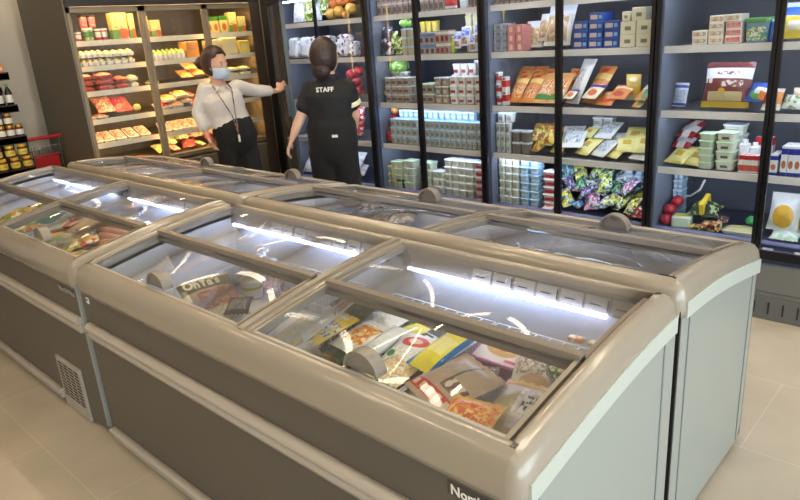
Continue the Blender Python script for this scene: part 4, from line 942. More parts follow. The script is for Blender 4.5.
for j in range(12):
    px = 164+j*4.2; o = P_bag(.11, .13, .05, [m_lv, m_sand, m_meat, m_ham][j % 4], 300+j, 'bag', nu=8, nv=8); lput(o, 0, 1, px, ['green', 'yellow', 'red', 'pink'][j % 4]+' food bag in the jumbled heap', 'bag', dx=.06+.06*(j % 3), dz=.03*(j % 3), rx=.4, rz=random.uniform(-.6, .6), grp=['green', 'yellow', 'red', 'pink'][j % 4]+' bags, middle door heap')
lrow(BXm(printed('ygreen_pack', (222, 206, 130), [('b', 'b', .75, 1, (70, 130, 50)), ('e', .5, .35, .3, .22, (206, 110, 60))], 'xz', bump=None)), 5, 2, 206, 219, 2, 1, .125, 'green-topped yellow pack, left pair', 'pack', dp=.06)
lrow(BXm(MATS['ygreen_pack']), 5, 2, 220, 228, 1, 1, .13, 'green-topped yellow pack, single', 'pack', dp=.06)
lrow(BXm(m_gbox), 5, 2, 229, 237, 1, 1, .155, 'tallest yellow box', 'box', dp=.06)
lrow(BXm(m_gbox), 5, 2, 238, 246, 1, 1, .12, 'yellow box, rightmost', 'box', dp=.06)
m_pb = cm('cream_box', (222, 206, 160))
lrow(BXm(m_pb), 4, 2, 209, 222, 1, 2, .06, 'cream box behind the masked woman', 'box', dp=.1); lrow(BXm(m_pb), 4, 2, 223, 238, 1, 2, .065, 'cream box in the middle stack', 'box', dp=.1)
lrow(BXm(printed('yellow_front', (236, 206, 90), [('e', .5, .5, .3, .3, (240, 226, 150))], 'xz', bump=None)), 4, 2, 239, 250, 1, 1, .1, 'bright yellow box, rightmost', 'box', dp=.08)
lrow(TR(c_wht, m_sand), 3, 2, 228, 252, 2, 2, .035, 'cream food tray stacked', 'tray')
lrow(BXm(cm('white_box', (236, 230, 214))), 0, 2, 236, 252, 1, 1, .12, 'white box lit by the lamp', 'box', dp=.1)
# ------------------------------------------------------------------ wire baskets and frozen food
for o_ in []: pass
def make_basket(x0, x1, y0, y1, z0, ztop, px=.045, hook=True):
    """real coordinates of freezer frame"""
    g = MB(); r = .0024; rr_ = .0030
    cx, cy = (x0+x1)/2, (y0+y1)/2
    w, d = x1-x0, y1-y0
    o = None
    def pan(name, pts_fn, nvert, nh, L):
        m = MB()
        for i in range(nvert+1):
            a = pts_fn(i/nvert, 0); b = pts_fn(i/nvert, 1); m.tube([a, b], r, M_wire, 4)
        for j in range(nh+1):
            m.tube([pts_fn(0, j/nh), pts_fn(1, j/nh)], rr_, M_wire, 4)
        return m
    H_ = ztop
    t = empty('wire_basket'); t.location = (cx, cy, z0)
    hx, hy, h = w/2, d/2, ztop-z0
    nx, ny = max(2, round(w/px)), max(2, round(d/px))
    m = pan('b', lambda u, v: (-hx+w*u, hy, h*v), nx, 5, w)
    if hook:
        for i in range(nx+1):
            X_ = -hx+w*i/nx; m.tube([(X_, hy, h), (X_, hy+.014, h+.014), (X_, hy+.032, h+.012)], r, M_wire, 4)
        m.tube([(-hx, hy+.032, h+.012), (hx, hy+.032, h+.012)], rr_, M_wire, 4)
    m.build('back_grid', t)
    hf = max(.1, h-.10)
    pan('f', lambda u, v: (-hx+w*u, -hy, hf*v), nx, 4, w).build('front_grid', t)
    for s in (-1, 1): pan('s', lambda u, v, s=s: (s*hx, -hy+d*u, (h-.015+.015*u)*v), ny, 5, d).build('side_grid', t)
    b = MB()
    for i in range(nx+1): b.tube([(-hx+w*i/nx, -hy, 0), (-hx+w*i/nx, hy, 0)], r, M_wire, 4)
    for i in range(ny+1): b.tube([(-hx, -hy+d*i/ny, 0), (hx, -hy+d*i/ny, 0)], r, M_wire, 4)
    b.build('bottom_grid', t)
    return t
bk = [(-.485, -.075, .10, .60, 'wire basket full of bags in the right half of the nearest freezer, right side'), (-.915, -.495, .10, .60, 'wire basket in the right bay of the nearest freezer, left of the wire divider'),
      (-1.72, -1.02, .10, .60, 'white wire basket in the left bay of the nearest freezer')]
for x0, x1, y0, y1, lb in bk: tag(make_basket(x0, x1, y0, y1, .13, .70), lb, 'basket')
for x0, x1, lb in ((-2.94, -2.12, 'white wire basket holding brown packs in the left freezer, near bay'), (-3.98, -3.08, 'empty white wire basket in the far left bay of the left freezer')):
    tag(make_basket(x0, x1, .10, .60, .13, .70, .06), lb, 'basket')
for x0, x1, lb in ((-.90, -.10, 'wire basket in the right bay of the freezer behind the nearest one'), (-1.95, -1.05, 'wire basket in the left bay of the freezer behind the nearest one'), (-2.95, -2.15, 'wire basket in the right bay of the farthest freezer'), (-3.98, -3.10, 'wire basket in the left bay of the farthest freezer')):
    b_ = make_basket(x0, x1, .10, .60, .13, .70, .06); b_.location.y = 1.535-b_.location.y; b_.rotation_euler = (0, 0, PI); tag(b_, lb, 'basket')
for o_ in list(C.objects):
    if o_.parent is None and o_.get('category') == 'basket': obstacle(o_)
def fz(o, px, py, z, label, cat, rx=0, ry=0, rz=0, grp=None, flip=False):
    p = at(px, py, 2, z); o.location = p; o.rotation_euler = (rx, ry, rz); tag(o, label, cat, grp); settle(o, (0, .01, .02, .03, .045), (0, -.01, .01, -.02, .02), (1, .93, .86)); return o
def fzw(o, p, label, cat, rx=0, ry=0, rz=0, grp=None):
    o.location = p; o.rotation_euler = (rx, ry, rz); tag(o, label, cat, grp); settle(o, (0, .01, .02, .03, .045), (0, -.01, .01, -.02, .02), (1, .93, .86)); return o
def cbag(w, h, t, m, seed, name='bag', **k):
    o = P_bag(w, h, t, m, seed, name, **k); o.data.transform(Matrix.Translation((0, -h/2, 0))); return o
R_ = math.radians
foil = .22
# padding: hidden layer of cartons the visible goods lie on
m_case = mat('cardboard', (196, 192, 184), .7)
def case(x0, x1, y0, y1, z1, lb, z0=.138):
    o = MB().rbox(x1-x0, y1-y0, z1-z0, .006, m_case, ch=.002).build('carton'); o.location = ((x0+x1)/2, (y0+y1)/2, z0); tag(o, lb, 'carton'); obstacle(o)
case(-.47, -.09, .115, .585, .585, 'large carton under the bags in the right basket')
case(-.90, -.51, .115, .585, .57, 'large carton under the packs left of the wire divider')
case(-1.70, -1.04, .115, .585, .56, 'large carton under the goods in the left bay')
case(-2.925, -2.135, .115, .585, .63, 'large carton under the goods in the left freezer')
case(-3.96, -3.6, .115, .585, .30, 'large carton low in the left freezer')
# left bay of nearest freezer
m_ony = printed('onyas_bag', (196, 180, 150), [('b', 'b', .72, .98, (96, 92, 60)), ('m', .25, .95, .3, .68, 7, [(170, 60, 44), (206, 120, 90), (190, 80, 60), (206, 180, 140)]), ('m', .0, .9, .0, .28, 9, [(214, 204, 180), (186, 176, 140), (226, 220, 206)])], 'xy', .3)
o = cbag(.20, .22, .05, m_ony, 400); fz(o, 213, 305, 0.670, 'olive and brown food bag with a white name across its top', 'bag', rx=R_(30), rz=R_(78))
text('lettering', "OnYa's", .052, cm('cream_ink', (226, 220, 190)), o, Matrix.Translation((-.085, .062, .044)) , .0008, .002, .9)
m_tl = printed('tub_lid_lime', (238, 238, 232), [('e', .5, .5, .38, .38, (196, 200, 60)), ('r', .28, .72, .42, .58, (100, 120, 40))], 'xy', bump=None)
for j, (px, py, z, lb) in enumerate(((252, 284, .56, 'white round tub with lime label on its lid, nearer the back'), (239, 300, .50, 'white round tub with lime label, the lower front one'))):
    o = MB().lathe([(.036, -.075), (.040, -.07), (.046, -.012)], M_white, 20).build('tub')
    MB().lathe([(.0405, -.06), (.0452, -.022)], cm('lime_band', (186, 190, 70)), 20, cap=False).build('label_sticker', o)
    MB().lathe([(.049, -.012), (.051, -.008), (.051, .002), (.046, .005)], m_tl, 24).build('lid', o)
    fz(o, px, py, z+.06, lb, 'tub')
m_mt2 = printed('pink_meat_pack', (216, 196, 190), [('m', .08, .92, .1, .9, 8, [(206, 150, 136), (226, 196, 186), (190, 110, 96), (232, 220, 212)])], 'xy', foil)
for j, (px, py, z, rz, lb) in enumerate(((268, 296, .52, .5, 'pink meat pack touching the lime tub'), (283, 290, .53, .3, 'pale pink meat pack by the back grid'), (258, 308, .49, .8, 'pink meat pack beside the dark pouch'))):
    fz(cbag(.13, .17, .035, m_mt2, 410+j, 'meat_pack'), px, py, z, lb, 'meat pack', rx=.15, rz=rz)
m_dp = printed('dark_pouch', (60, 58, 56), [('m', .15, .85, .2, .8, 10, [(60, 58, 56), (196, 190, 180), (90, 84, 80), (120, 116, 150)])], 'xy', foil)
fz(cbag(.09, .10, .03, m_dp, 415, 'pouch'), 238, 314, 0.650, 'small dark pouch in front of the lime tubs', 'pouch', rx=R_(15), rz=.7)
fz(cbag(.14, .16, .04, printed('cream_veg', (206, 200, 176), [('m', .1, .9, .1, .9, 12, [(196, 196, 166), (226, 222, 206), (160, 176, 110)])], 'xy', foil), 416), 215, 322, 0.590, 'cream bag lying below the olive bag', 'bag', rx=.2, rz=.4)
# right bay, left of the wire divider
m_y = printed('yellow_pack', (226, 190, 40), [('m', .12, .88, .15, .6, 7, [(236, 206, 80), (206, 150, 40), (226, 196, 60)]), ('r', .2, .8, .68, .85, (236, 226, 150))], 'xy', foil)
m_y2 = printed('yellow_pack_b', (226, 196, 50), [('e', .5, .45, .3, .2, (196, 140, 90)), ('m', .55, .95, .2, .6, 8, [(80, 120, 160), (226, 206, 100), (206, 210, 220)])], 'xy', foil)
fz(cbag(.13, .15, .04, m_y, 420, 'pack'), 296, 349, 0.640, 'bright yellow pack at the left end of the bay', 'pack', rx=.3, rz=-.1)
fz(cbag(.17, .2, .045, m_y2, 421, 'pack'), 326, 338, 0.650, 'yellow pack with a blue and brown picture', 'pack', rx=.15, rz=-.12)
o = MB().rbox(.17, .11, .045, .004, printed('kraft_carton', (206, 186, 140), [('r', .1, .9, .2, .8, (196, 170, 120))], 'xz', .5, None), ch=.002).build('carton'); fz(o, 322, 358, 0.590, 'slim cream carton below the yellow packs', 'carton', rz=.35)
m_dg = printed('dark_green_pack', (56, 66, 50), [('m', .1, .9, .15, .85, 9, [(56, 66, 50), (90, 104, 76), (40, 50, 40)]), ('b', 'b', .82, 1, (206, 210, 200))], 'xy', foil)
fz(cbag(.19, .10, .04, m_dg, 423, 'pack'), 361, 318, 0.6705, 'dark green pack with pale end, against the back grid', 'pack', rx=.3, rz=-.12)
m_wg = printed('white_green_pack', (226, 228, 222), [('m', .25, .75, .35, .85, 7, [(216, 160, 90), (232, 206, 150), (196, 120, 60)]), ('r', .0, 1, .0, .16, (60, 84, 60)), ('r', .05, .25, .5, .9, (236, 236, 236))], 'xy', foil)
fz(cbag(.17, .2, .045, m_wg, 424, 'pack'), 357, 345, 0.650, 'white pack with food picture and dark green base', 'pack', rx=.2, rz=-.15)
m_nd = printed('noodle_bag', (226, 230, 230), [('m', .2, .8, .2, .8, 14, [(226, 228, 222), (206, 214, 206), (236, 238, 236)]), ('e', .3, .6, .08, .08, (70, 150, 90))], 'xy', foil)
fz(cbag(.17, .12, .05, m_nd, 425), 380, 325, 0.6505, 'white noodle bag against the back grid', 'bag', rx=.2, rz=-.1)
fz(cbag(.07, .2, .045, m_nd, 426), 380, 352, 0.670, 'narrow white and green bag beside the lid handle', 'bag', rx=.25, rz=-.08)
m_wr = printed('white_red_bag', (224, 224, 218), [('e', .5, .7, .26, .16, (206, 80, 60)), ('e', .5, .7, .14, .08, (236, 190, 140)), ('m', .1, .9, .1, .5, 12, [(226, 226, 220), (206, 206, 200), (236, 236, 232)]), ('e', .25, .35, .08, .06, (70, 140, 80))], 'xy', foil)
fz(cbag(.17, .2, .06, m_wr, 427), 406, 362, 0.6405, 'white bag with a red food picture near its top', 'bag', rx=.2, rz=.12)
fz(cbag(.10, .17, .04, printed('yg_pack', (222, 210, 80), [('b', 'a', .0, .3, (90, 110, 60)), ('e', .6, .5, .2, .2, (200, 206, 214))], 'xy', foil), 428, 'pack'), 399, 341, 0.6405, 'yellow pack with green edge behind the white-red bag', 'pack', rx=.2, rz=-.15)
fz(cbag(.20, .08, .05, m_dg, 429, 'pack'), 424, 345, 0.6305, 'dark green pack between white bag and divider', 'pack', rx=.3, rz=-.2)
m_ylw = printed('lemon_pack', (232, 222, 80), [('b', 'a', .0, .12, (90, 150, 200)), ('b', 'a', .88, 1, (60, 120, 180)), ('r', .25, .8, .3, .6, (240, 236, 150))], 'xy', foil)
fz(cbag(.10, .22, .04, m_ylw, 430, 'pack'), 448, 362, 0.675, 'lemon yellow pack with blue edges beside the divider', 'pack', rx=.25, rz=-.18)
fz(cbag(.15, .15, .05, printed('cream_bag_orange', (226, 214, 170), [('m', .1, .9, .1, .9, 9, [(232, 222, 190), (222, 176, 120), (226, 206, 120), (236, 230, 214)])], 'xy', foil), 431), 396, 388, 0.610, 'cream and orange bag at the front behind the lid handle', 'bag', rx=.15, rz=-.05)
fz(cbag(.14, .15, .05, printed('orange_food_bag', (222, 200, 160), [('m', .1, .9, .1, .9, 9, [(222, 150, 80), (226, 196, 100), (206, 110, 80), (232, 222, 206)])], 'xy', foil), 432), 424, 398, 0.600, 'orange food bag seen through the divider wires', 'bag', rx=.15, rz=-.3)
# divider banner on the left side grid
vb = MB(); vb.box(-.002, -.13, -.02, .002, .13, .018, mat('banner_white', (226, 222, 218), .5)); vo = vb.build('label_strip'); vo.location = (-.918, .345, .742); vo.rotation_euler = (R_(14), 0, 0)
text('lettering', 'VISSAN', .034, mat('red_ink', (190, 50, 56), .5), vo, Matrix(((0, 0, 1, .0025), (1, 0, 0, .0), (0, 1, 0, -.010), (0, 0, 0, 1))), .0004, .001)
tag(vo, 'white label strip with red lettering on the left end of the basket', 'label')
m_vr = printed('red_dark_pack', (110, 60, 66), [('m', .05, .95, .1, .9, 9, [(130, 50, 56), (206, 196, 196), (90, 70, 76), (180, 70, 70)])], 'xy', foil)
fz(cbag(.24, .12, .03, m_vr, 434, 'pack'), 352, 309, 0.675, 'maroon and white pack upright behind the left grid', 'pack', rx=R_(80), rz=R_(90)).location = (-.955, .40, .645)
# right basket
m_pz = printed('pizza_box', (232, 228, 234), [('b', 'a', .0, .04, (200, 120, 190)), ('b', 'a', .96, 1, (200, 120, 190)), ('b', 'b', .0, .05, (200, 120, 190)), ('b', 'b', .95, 1, (200, 120, 190)), ('e', .46, .5, .32, .26, (206, 160, 90)), ('e', .46, .5, .1, .09, (170, 60, 50)), ('r', .6, .9, .1, .2, (206, 60, 100)), ('r', .1, .9, .86, .9, (214, 150, 200))], 'xy', .3, None)
o = MB().rbox(.165, .14, .05, .003, m_pz, ch=.0015).build('pizza_box'); fzw(o, Vector((-0.375, 0.515, 0.66)), 'white box with pink edges and an oval pizza picture', 'box', rx=R_(8), ry=R_(4), rz=R_(6))
MB().box(-.082, -.0712, .006, .082, -.0695, .044, cm('pink_side', (206, 150, 196))).build('side_panel', o)
m_br = printed('brown_check_bag', (176, 156, 134), [('b', 'b', .08, .24, (186, 60, 50))]+[('r', .06+.19*k, .16+.19*k, .11, .21, (214, 196, 170)) for k in range(5)]+[('m', .5, .9, .3, .5, 5, [(50, 44, 42), (206, 196, 180), (110, 90, 76)]), ('r', .5, .54, .5, .95, (70, 100, 60))], 'xy', .3)
fzw(cbag(.20, .20, .05, m_br, 440), Vector((-0.385, 0.285, 0.655)), 'brown bag with a red and white checked edge', 'bag', rx=R_(10), rz=R_(-22))
fzw(cbag(.14, .2, .05, m_br, 441), Vector((-0.44, 0.2, 0.635)), 'brown checked bag at the very front, partly under the other', 'bag', rx=R_(15), rz=R_(-30))
m_rd = printed('red_clear_bag', (214, 200, 200), [('m', .1, .9, .1, .9, 7, [(196, 40, 50), (226, 214, 214), (206, 80, 84), (190, 50, 60)])], 'xy', .15)
fzw(cbag(.10, .12, .04, m_rd, 442), Vector((-0.43, 0.385, 0.645)), 'red and clear plastic bag behind the brown one', 'bag', rx=R_(15), rz=R_(25))
m_clr = glass('clear_film', (240, 240, 242), .14, .6, .12, .16)
fzw(cbag(.08, .12, .035, m_clr, 443), Vector((-0.35, 0.385, 0.65)), 'crumpled clear film bag between red bag and pizza box', 'bag', rx=R_(25), rz=R_(30))
m_b2 = printed('brown_silver_bag', (186, 172, 140), [('m', .45, 1, .1, .75, 6, [(222, 222, 222), (190, 184, 180), (206, 200, 210), (186, 180, 170)]), ('m', .55, .85, .3, .6, 9, [(226, 226, 226), (90, 84, 84), (226, 226, 230)]), ('b', 'b', .84, .93, (206, 120, 50)), ('b', 'b', .93, 1, (226, 206, 150))], 'xy', .2)
fzw(cbag(.16, .20, .06, m_b2, 444), Vector((-0.2, 0.315, 0.655)), 'tan and silver bag lying nearest the right end', 'bag', rx=R_(8), rz=R_(8))
fzw(cbag(.14, .14, .05, printed('orange_yellow_pack', (222, 176, 90), [('m', .05, .95, .1, .9, 7, [(226, 140, 50), (236, 196, 110), (206, 100, 40)])], 'xy', foil), 445, 'pack'), Vector((-0.25, 0.17, 0.64)), 'orange and yellow pack along the front glass edge', 'pack', rx=R_(12), rz=R_(10))
fzw(cbag(.10, .10, .04, printed('blue_white_pack', (214, 216, 226), [('e', .5, .5, .15, .2, (90, 100, 180))], 'xy', foil), 446, 'pack'), Vector((-0.15, 0.17, 0.64)), 'small white pack with a blue spot at the front corner', 'pack', rx=R_(10), rz=R_(10))
m_wp = printed('white_print_bag', (222, 220, 216), [('m', .1, .9, .4, .9, 9, [(226, 224, 220), (150, 140, 140), (206, 190, 180)]), ('e', .5, .25, .3, .15, (206, 170, 140)), ('b', 'a', .88, 1, (60, 130, 80))], 'xy', .2)
fzw(cbag(.13, .15, .045, m_wp, 447), Vector((-0.265, 0.455, 0.65)), 'white printed bag between pizza box and yellow-green box', 'bag', rx=R_(25), rz=R_(20))
m_yg = printed('yellow_green_box', (176, 176, 50), [('r', .1, .35, .5, .8, (60, 80, 50)), ('r', .4, .95, .25, .75, (140, 160, 50)), ('b', 'b', .86, 1.0, (232, 190, 60))], 'xz', .4, None)
o = MB().rbox(.17, .05, .12, .003, m_yg, ch=.0015).build('box'); fzw(o, Vector((-0.17, 0.565, 0.6)), 'yellow-green upright box in the back right corner', 'box', rz=R_(-2)); 
MB().box(-.08, -.02, .1195, .08, .02, .1212, printed('yg_top', (232, 196, 70), [('m', .05, .6, .1, .9, 9, [(226, 80, 50), (236, 206, 90), (240, 226, 200)])], 'xy', .4, None)).build('box_top', o)
m_gv = printed('green_vegetable_bag', (60, 120, 70), [('m', .05, .95, .1, .9, 8, [(50, 110, 60), (200, 206, 200), (80, 140, 80), (214, 150, 90)])], 'xy', .2)
fzw(cbag(.13, .13, .045, m_gv, 448), Vector((-0.155, 0.48, 0.65)), 'green vegetable bag in front of the yellow-green box', 'bag', rx=R_(20), rz=R_(50))
fzw(cbag(.13, .11, .04, printed('orange_clear', (226, 180, 130), [('m', .1, .9, .1, .9, 9, [(226, 130, 60), (236, 200, 150), (226, 222, 214)])], 'xy', .2), 449), Vector((-0.135, 0.4, 0.645)), 'orange and clear bag beside the right rim', 'bag', rx=R_(15), rz=R_(55))
for j, (px, c_, lb) in enumerate(((566, (230, 150, 90), 'orange pack peeking over the back wires'), (577, (226, 206, 110), 'yellow pack peeking over the back wires'), (588, (120, 170, 110), 'green pack peeking over the back wires'))):
    o = MB().rbox(.045, .022, .014, .003, mat('peek%d' % j, c_, .4, mott=(60, [c_, (236, 220, 180), (206, 110, 70)])), ch=.002).build('pack'); fz(o, px, 348+j*3, .715, lb, 'pack'); o.location.y = .655; o.location.z = .705; o.location.x = -.25+.06*j
    o.location = (-.235+.062*j, .652, .716)
for j in range(11):
    x = -.86+.085*(j % 5)+.02*(j//5); y = .17+.15*(j//5)
    mm, nm_ = ((m_nd, 'white noodle'), (m_y, 'yellow'), (m_wg, 'white and green'), (m_dg, 'dark green'))[j % 4]
    o = cbag(.10, .14, .04, mm, 600+j, 'pack'); o.location = (x, y, .588); o.rotation_euler = (.1, 0, random.uniform(-.4, .4)); tag(o, nm_+' pack in the under layer left of the wire divider', 'pack', nm_+' packs, under layer'); settle(o)
for j in range(9):
    x = -.43+.10*(j % 4); y = .17+.14*(j//4)
    mm, nm_ = ((m_wp, 'white printed'), (m_mt2, 'pink'), (m_b2, 'tan'))[j % 3]
    o = cbag(.10, .13, .04, mm, 620+j, 'pack'); o.location = (x, y, .60); o.rotation_euler = (.1, 0, random.uniform(-.4, .4)); tag(o, nm_+' pack in the under layer of the right basket', 'pack', nm_+' packs, right basket'); settle(o)
for j in range(9):
    x = -1.64+.11*(j % 5); y = .18+.15*(j//5)
    mm, nm_ = ((m_mt2, 'pink'), (m_nd, 'white'), (m_dg, 'dark green'))[j % 3]
    o = cbag(.11, .14, .04, mm, 640+j, 'pack'); o.location = (x, y, .578); o.rotation_euler = (.1, 0, random.uniform(-.4, .4)); tag(o, nm_+' pack in the under layer of the left bay basket', 'pack', nm_+' packs, left bay'); settle(o)
# left freezer (near bay) goods
m_mix = mat('mixed_foil_bags', (206, 160, 80), .3, mott=(26, [(214, 170, 80), (226, 206, 150), (190, 90, 60), (220, 200, 90), (120, 150, 80), (232, 226, 206)]))
for j, (px, py, z) in enumerate(((28, 232, .69), (38, 222, .69), (60, 240, .69), (72, 248, .69), (58, 252, .69), (50, 216, .69), (66, 226, .69), (76, 262, .69), (84, 256, .69), (22, 226, .69))):
    fz(cbag(.17, .19, .05, m_mix, 460+j), px, py, z, 'orange and yellow food bag in the near bay of the left freezer', 'bag', rx=random.uniform(-.1, .3), rz=random.uniform(-1, 1), grp='mixed food bags, left freezer')
fz(cbag(.16, .22, .05, printed('green_meal', (200, 196, 180), [('r', .2, .8, .3, .7, (110, 140, 80)), ('b', 'b', .78, .9, (186, 70, 56))], 'xy', foil), 471), 62, 238, .74, 'green and red printed bag lying on the mixed bags', 'bag', rx=.2, rz=-1.0)
fz(cbag(.11, .13, .05, cm('teal_bag', (110, 170, 150)), 472), 52, 222, .74, 'small teal bag on the mixed food bags', 'bag', rx=.2, rz=.5)
m_kr = mat('kraft_paper', (196, 166, 130), .6, bump=(5, .4)); 
fz(cbag(.26, .30, .07, m_kr, 473, puff=.4), 88, 237, .66, 'big kraft paper pack in the left freezer', 'pack', rx=.1, rz=.3)
m_sg = mat('sausage_pink', (206, 160, 136), .35)
for j, (px, py) in enumerate(((108, 226), (113, 233), (118, 240), (121, 247))):
    o = MB().lathe([(.005, -.16), (.022, -.145), (.026, -.1), (.026, .1), (.022, .145), (.005, .16)], m_sg, 12).build('sausage'); o.data.transform(Matrix.Rotation(PI/2, 4, 'Y'))
    fz(o, px, py, .70, 'long pale pink sausage beside the kraft pack', 'sausage', rz=.15, grp='pale sausages')
for j, (px, py) in enumerate(((120, 256), (102, 262), (88, 268))):
    fz(cbag(.24, .11, .04, printed('orange_sausage_bag', (214, 140, 100), [('m', .05, .95, .1, .9, 9, [(214, 130, 80), (226, 190, 150), (226, 170, 60)])], 'xy', foil), 480+j), px, py, .67, ['orange sausage bag by the right rim', 'orange sausage bag, middle of the front row', 'yellow-orange bag nearest the front corner'][j], 'bag', rx=.1, rz=.45)
# goods in the freezers behind
m_cw = mat('clear_wrapped', (200, 204, 208), .2, mott=(24, [(206, 210, 214), (170, 166, 160), (226, 228, 230), (150, 130, 110)]))
for j, (px, py) in enumerate(((372, 214), (384, 219), (396, 213), (408, 220), (388, 209), (402, 225), (416, 215))):
    fz(cbag(.19, .17, .06, m_cw, 490+j), px, py, .665, 'clear wrapped pack in the left bay of the freezer behind', 'pack', rx=.1, rz=random.uniform(-1, 1), grp='clear wrapped packs, freezer behind')
case(-1.9, -1.1, .96, 1.41, .63, 'large carton low in the freezer behind, left bay')
fz(cbag(.2, .16, .08, m_clr, 500), 308, 207, .675, 'white crumpled film pack at the left of the freezer behind', 'pack', rx=.1, rz=.4)
fz(cbag(.2, .16, .08, m_clr, 501), 352, 214, .675, 'white crumpled film pack right of another', 'pack', rx=.1, rz=-.4)
m_icw = mat('icy_wrapped', (214, 222, 236), .25, mott=(12, [(214, 222, 236), (196, 208, 228), (228, 234, 244)]))
for j in range(12):
    x = -.17-.125*(j % 6); y = 1.09+.2*(j//6)
    o = cbag(.12, .19, .06, m_icw, 510+j); o.location = (x, y, .645); o.rotation_euler = (0, 0, random.uniform(-.1, .1)); tag(o, 'icy white pack laid in rows in the right bay of the freezer behind', 'pack', 'icy white packs')
case(-.92, -.11, .96, 1.41, .60, 'large carton low in the freezer behind, right bay')
for j, (X_, Y_) in enumerate(((-3.82, 1.16), (-3.62, 1.2), (-3.42, 1.14), (-3.24, 1.2), (-3.5, 1.32), (-3.75, 1.32))):
    px, py = 100, 170; _p = Vector((X_, Y_, .645)); fzw(cbag(.18, .14, .05, m_mt2 if j % 2 else m_mix, 530+j), _p, ('pinkish' if j % 2 else 'orange')+' pack in the left bay of the farthest freezer', 'pack', rx=.1, rz=.3*j, grp=('pink' if j % 2 else 'orange')+' packs, farthest freezer')
case(-3.96, -3.12, .96, 1.41, .63, 'large carton low in the farthest freezer, left bay')
for j, (X_, Y_) in enumerate(((-2.84, 1.15), (-2.66, 1.18), (-2.48, 1.14), (-2.3, 1.18), (-2.75, 1.33), (-2.4, 1.33))):
    fzw(cbag(.16, .15, .05, m_icw, 540+j), Vector((X_, Y_, .645)), 'pale wrapped pack in the right bay of the farthest freezer', 'pack', rx=.1, rz=.3*j, grp='pale packs, farthest freezer')
case(-2.92, -2.2, .96, 1.41, .63, 'large carton low in the farthest freezer, right bay')
# ------------------------------------------------------------------ people
hv = Vector((_w.x, _w.y, 0)).normalized(); rv = Vector((-hv.y, hv.x, 0))*-1     # view direction on the floor, and its right
def J(px, py, P, off=0.0):
    d = _w*CF+_r*(px-400)+_u*(250-py); k = ((Vector(P)-CO).dot(hv)+off)/d.dot(hv); return CO+d*k
def etube(mb, pts, rad, side, m, n=16, cap=True):
    """pts centres, rad [(a along side, b across)], rounded ends"""
    P = [Vector(p) for p in pts]; side = Vector(side).normalized(); rings = []
    def ring(c, t, a, b):
        s = (side-t*side.dot(t)); s = s.normalized() if s.length > 1e-3 else t.orthogonal().normalized()
        q = t.cross(s); return [tuple(c+s*a*math.cos(2*PI*k/n)+q*b*math.sin(2*PI*k/n)) for k in range(n)]
    N = len(P)
    def tan(i):
        if i == 0: return (P[1]-P[0]).normalized()
        if i == N-1: return (P[-1]-P[-2]).normalized()
        return ((P[i+1]-P[i]).normalized()+(P[i]-P[i-1]).normalized()).normalized()
    t0, t1 = tan(0), tan(N-1)
    if cap:
        for q in (.97, .8, .5): rings.append(ring(P[0]-t0*min(rad[0])*q*.7, t0, rad[0][0]*math.sqrt(1-q*q), rad[0][1]*math.sqrt(1-q*q)))
    for i in range(N):
        rings.append(ring(P[i], tan(i), *rad[i]))
        if i < N-1:
            for f in (.33, .67):
                c = P[i].lerp(P[i+1], f); t = tan(i).lerp(tan(i+1), f).normalized(); sm = f*f*(3-2*f)
                rings.append(ring(c, t, rad[i][0]+(rad[i+1][0]-rad[i][0])*sm, rad[i][1]+(rad[i+1][1]-rad[i][1])*sm))
    if cap:
        for q in (.5, .8, .97): rings.append(ring(P[-1]+t1*min(rad[-1])*q*.7, t1, rad[-1][0]*math.sqrt(1-q*q), rad[-1][1]*math.sqrt(1-q*q)))
    mb.loft(rings, m, True); return mb
def blob(mb, c, fx, fy, fz_, rx, ry, rz, m, fn=None, nu=20, nv=12):
    def f(u, v):
        a = 2*PI*u; b = PI*v; x = math.sin(b)*math.cos(a); y = math.sin(b)*math.sin(a); z = -math.cos(b)
        if fn: x, y, z = fn(x, y, z)
        return tuple(Vector(c)+fx*x*rx+fy*y*ry+fz_*z*rz)
    mb.grid(f, nu, nv, m); return mb
def hand(mb, w, d, palm_n, th, m, curl=.3, s=1.0):
    """w wrist, d direction of the hand, palm_n palm normal, th thumb side"""
    w, d, pn, th = Vector(w), Vector(d).normalized(), Vector(palm_n).normalized(), Vector(th).normalized()
    th = (th-d*th.dot(d)).normalized(); pn = d.cross(th) if d.cross(th).dot(pn) > 0 else th.cross(d)
    etube(mb, [w, w+d*.035*s, w+d*.075*s], [(.023*s, .014*s), (.033*s, .014*s), (.035*s, .012*s)], th, m, 12)
    for k, (o, L) in enumerate(((.027, .062), (.009, .070), (-.009, .065), (-.027, .050))):
        b = w+d*.075*s+th*o*s; a1 = curl; q = [b]
        for i in range(3):
            dd = (d*math.cos(a1*(i+.5))+pn*math.sin(a1*(i+.5))+th*o*1.5).normalized(); q.append(q[-1]+dd*L*s*(.42, .32, .26)[i])
        etube(mb, q, [(.0095*s,)*2, (.009*s,)*2, (.0085*s,)*2, (.0075*s,)*2], th, m, 8)
    b = w+d*.022*s+th*.022*s; dt = (d*.62+th*.7+pn*.3).normalized(); dt2 = (d*.9+th*.25+pn*.3).normalized()
    etube(mb, [b, b+dt*.035*s, b+dt*.035*s+dt2*.028*s], [(.012*s,)*2, (.0105*s,)*2, (.0085*s,)*2], d, m, 8)
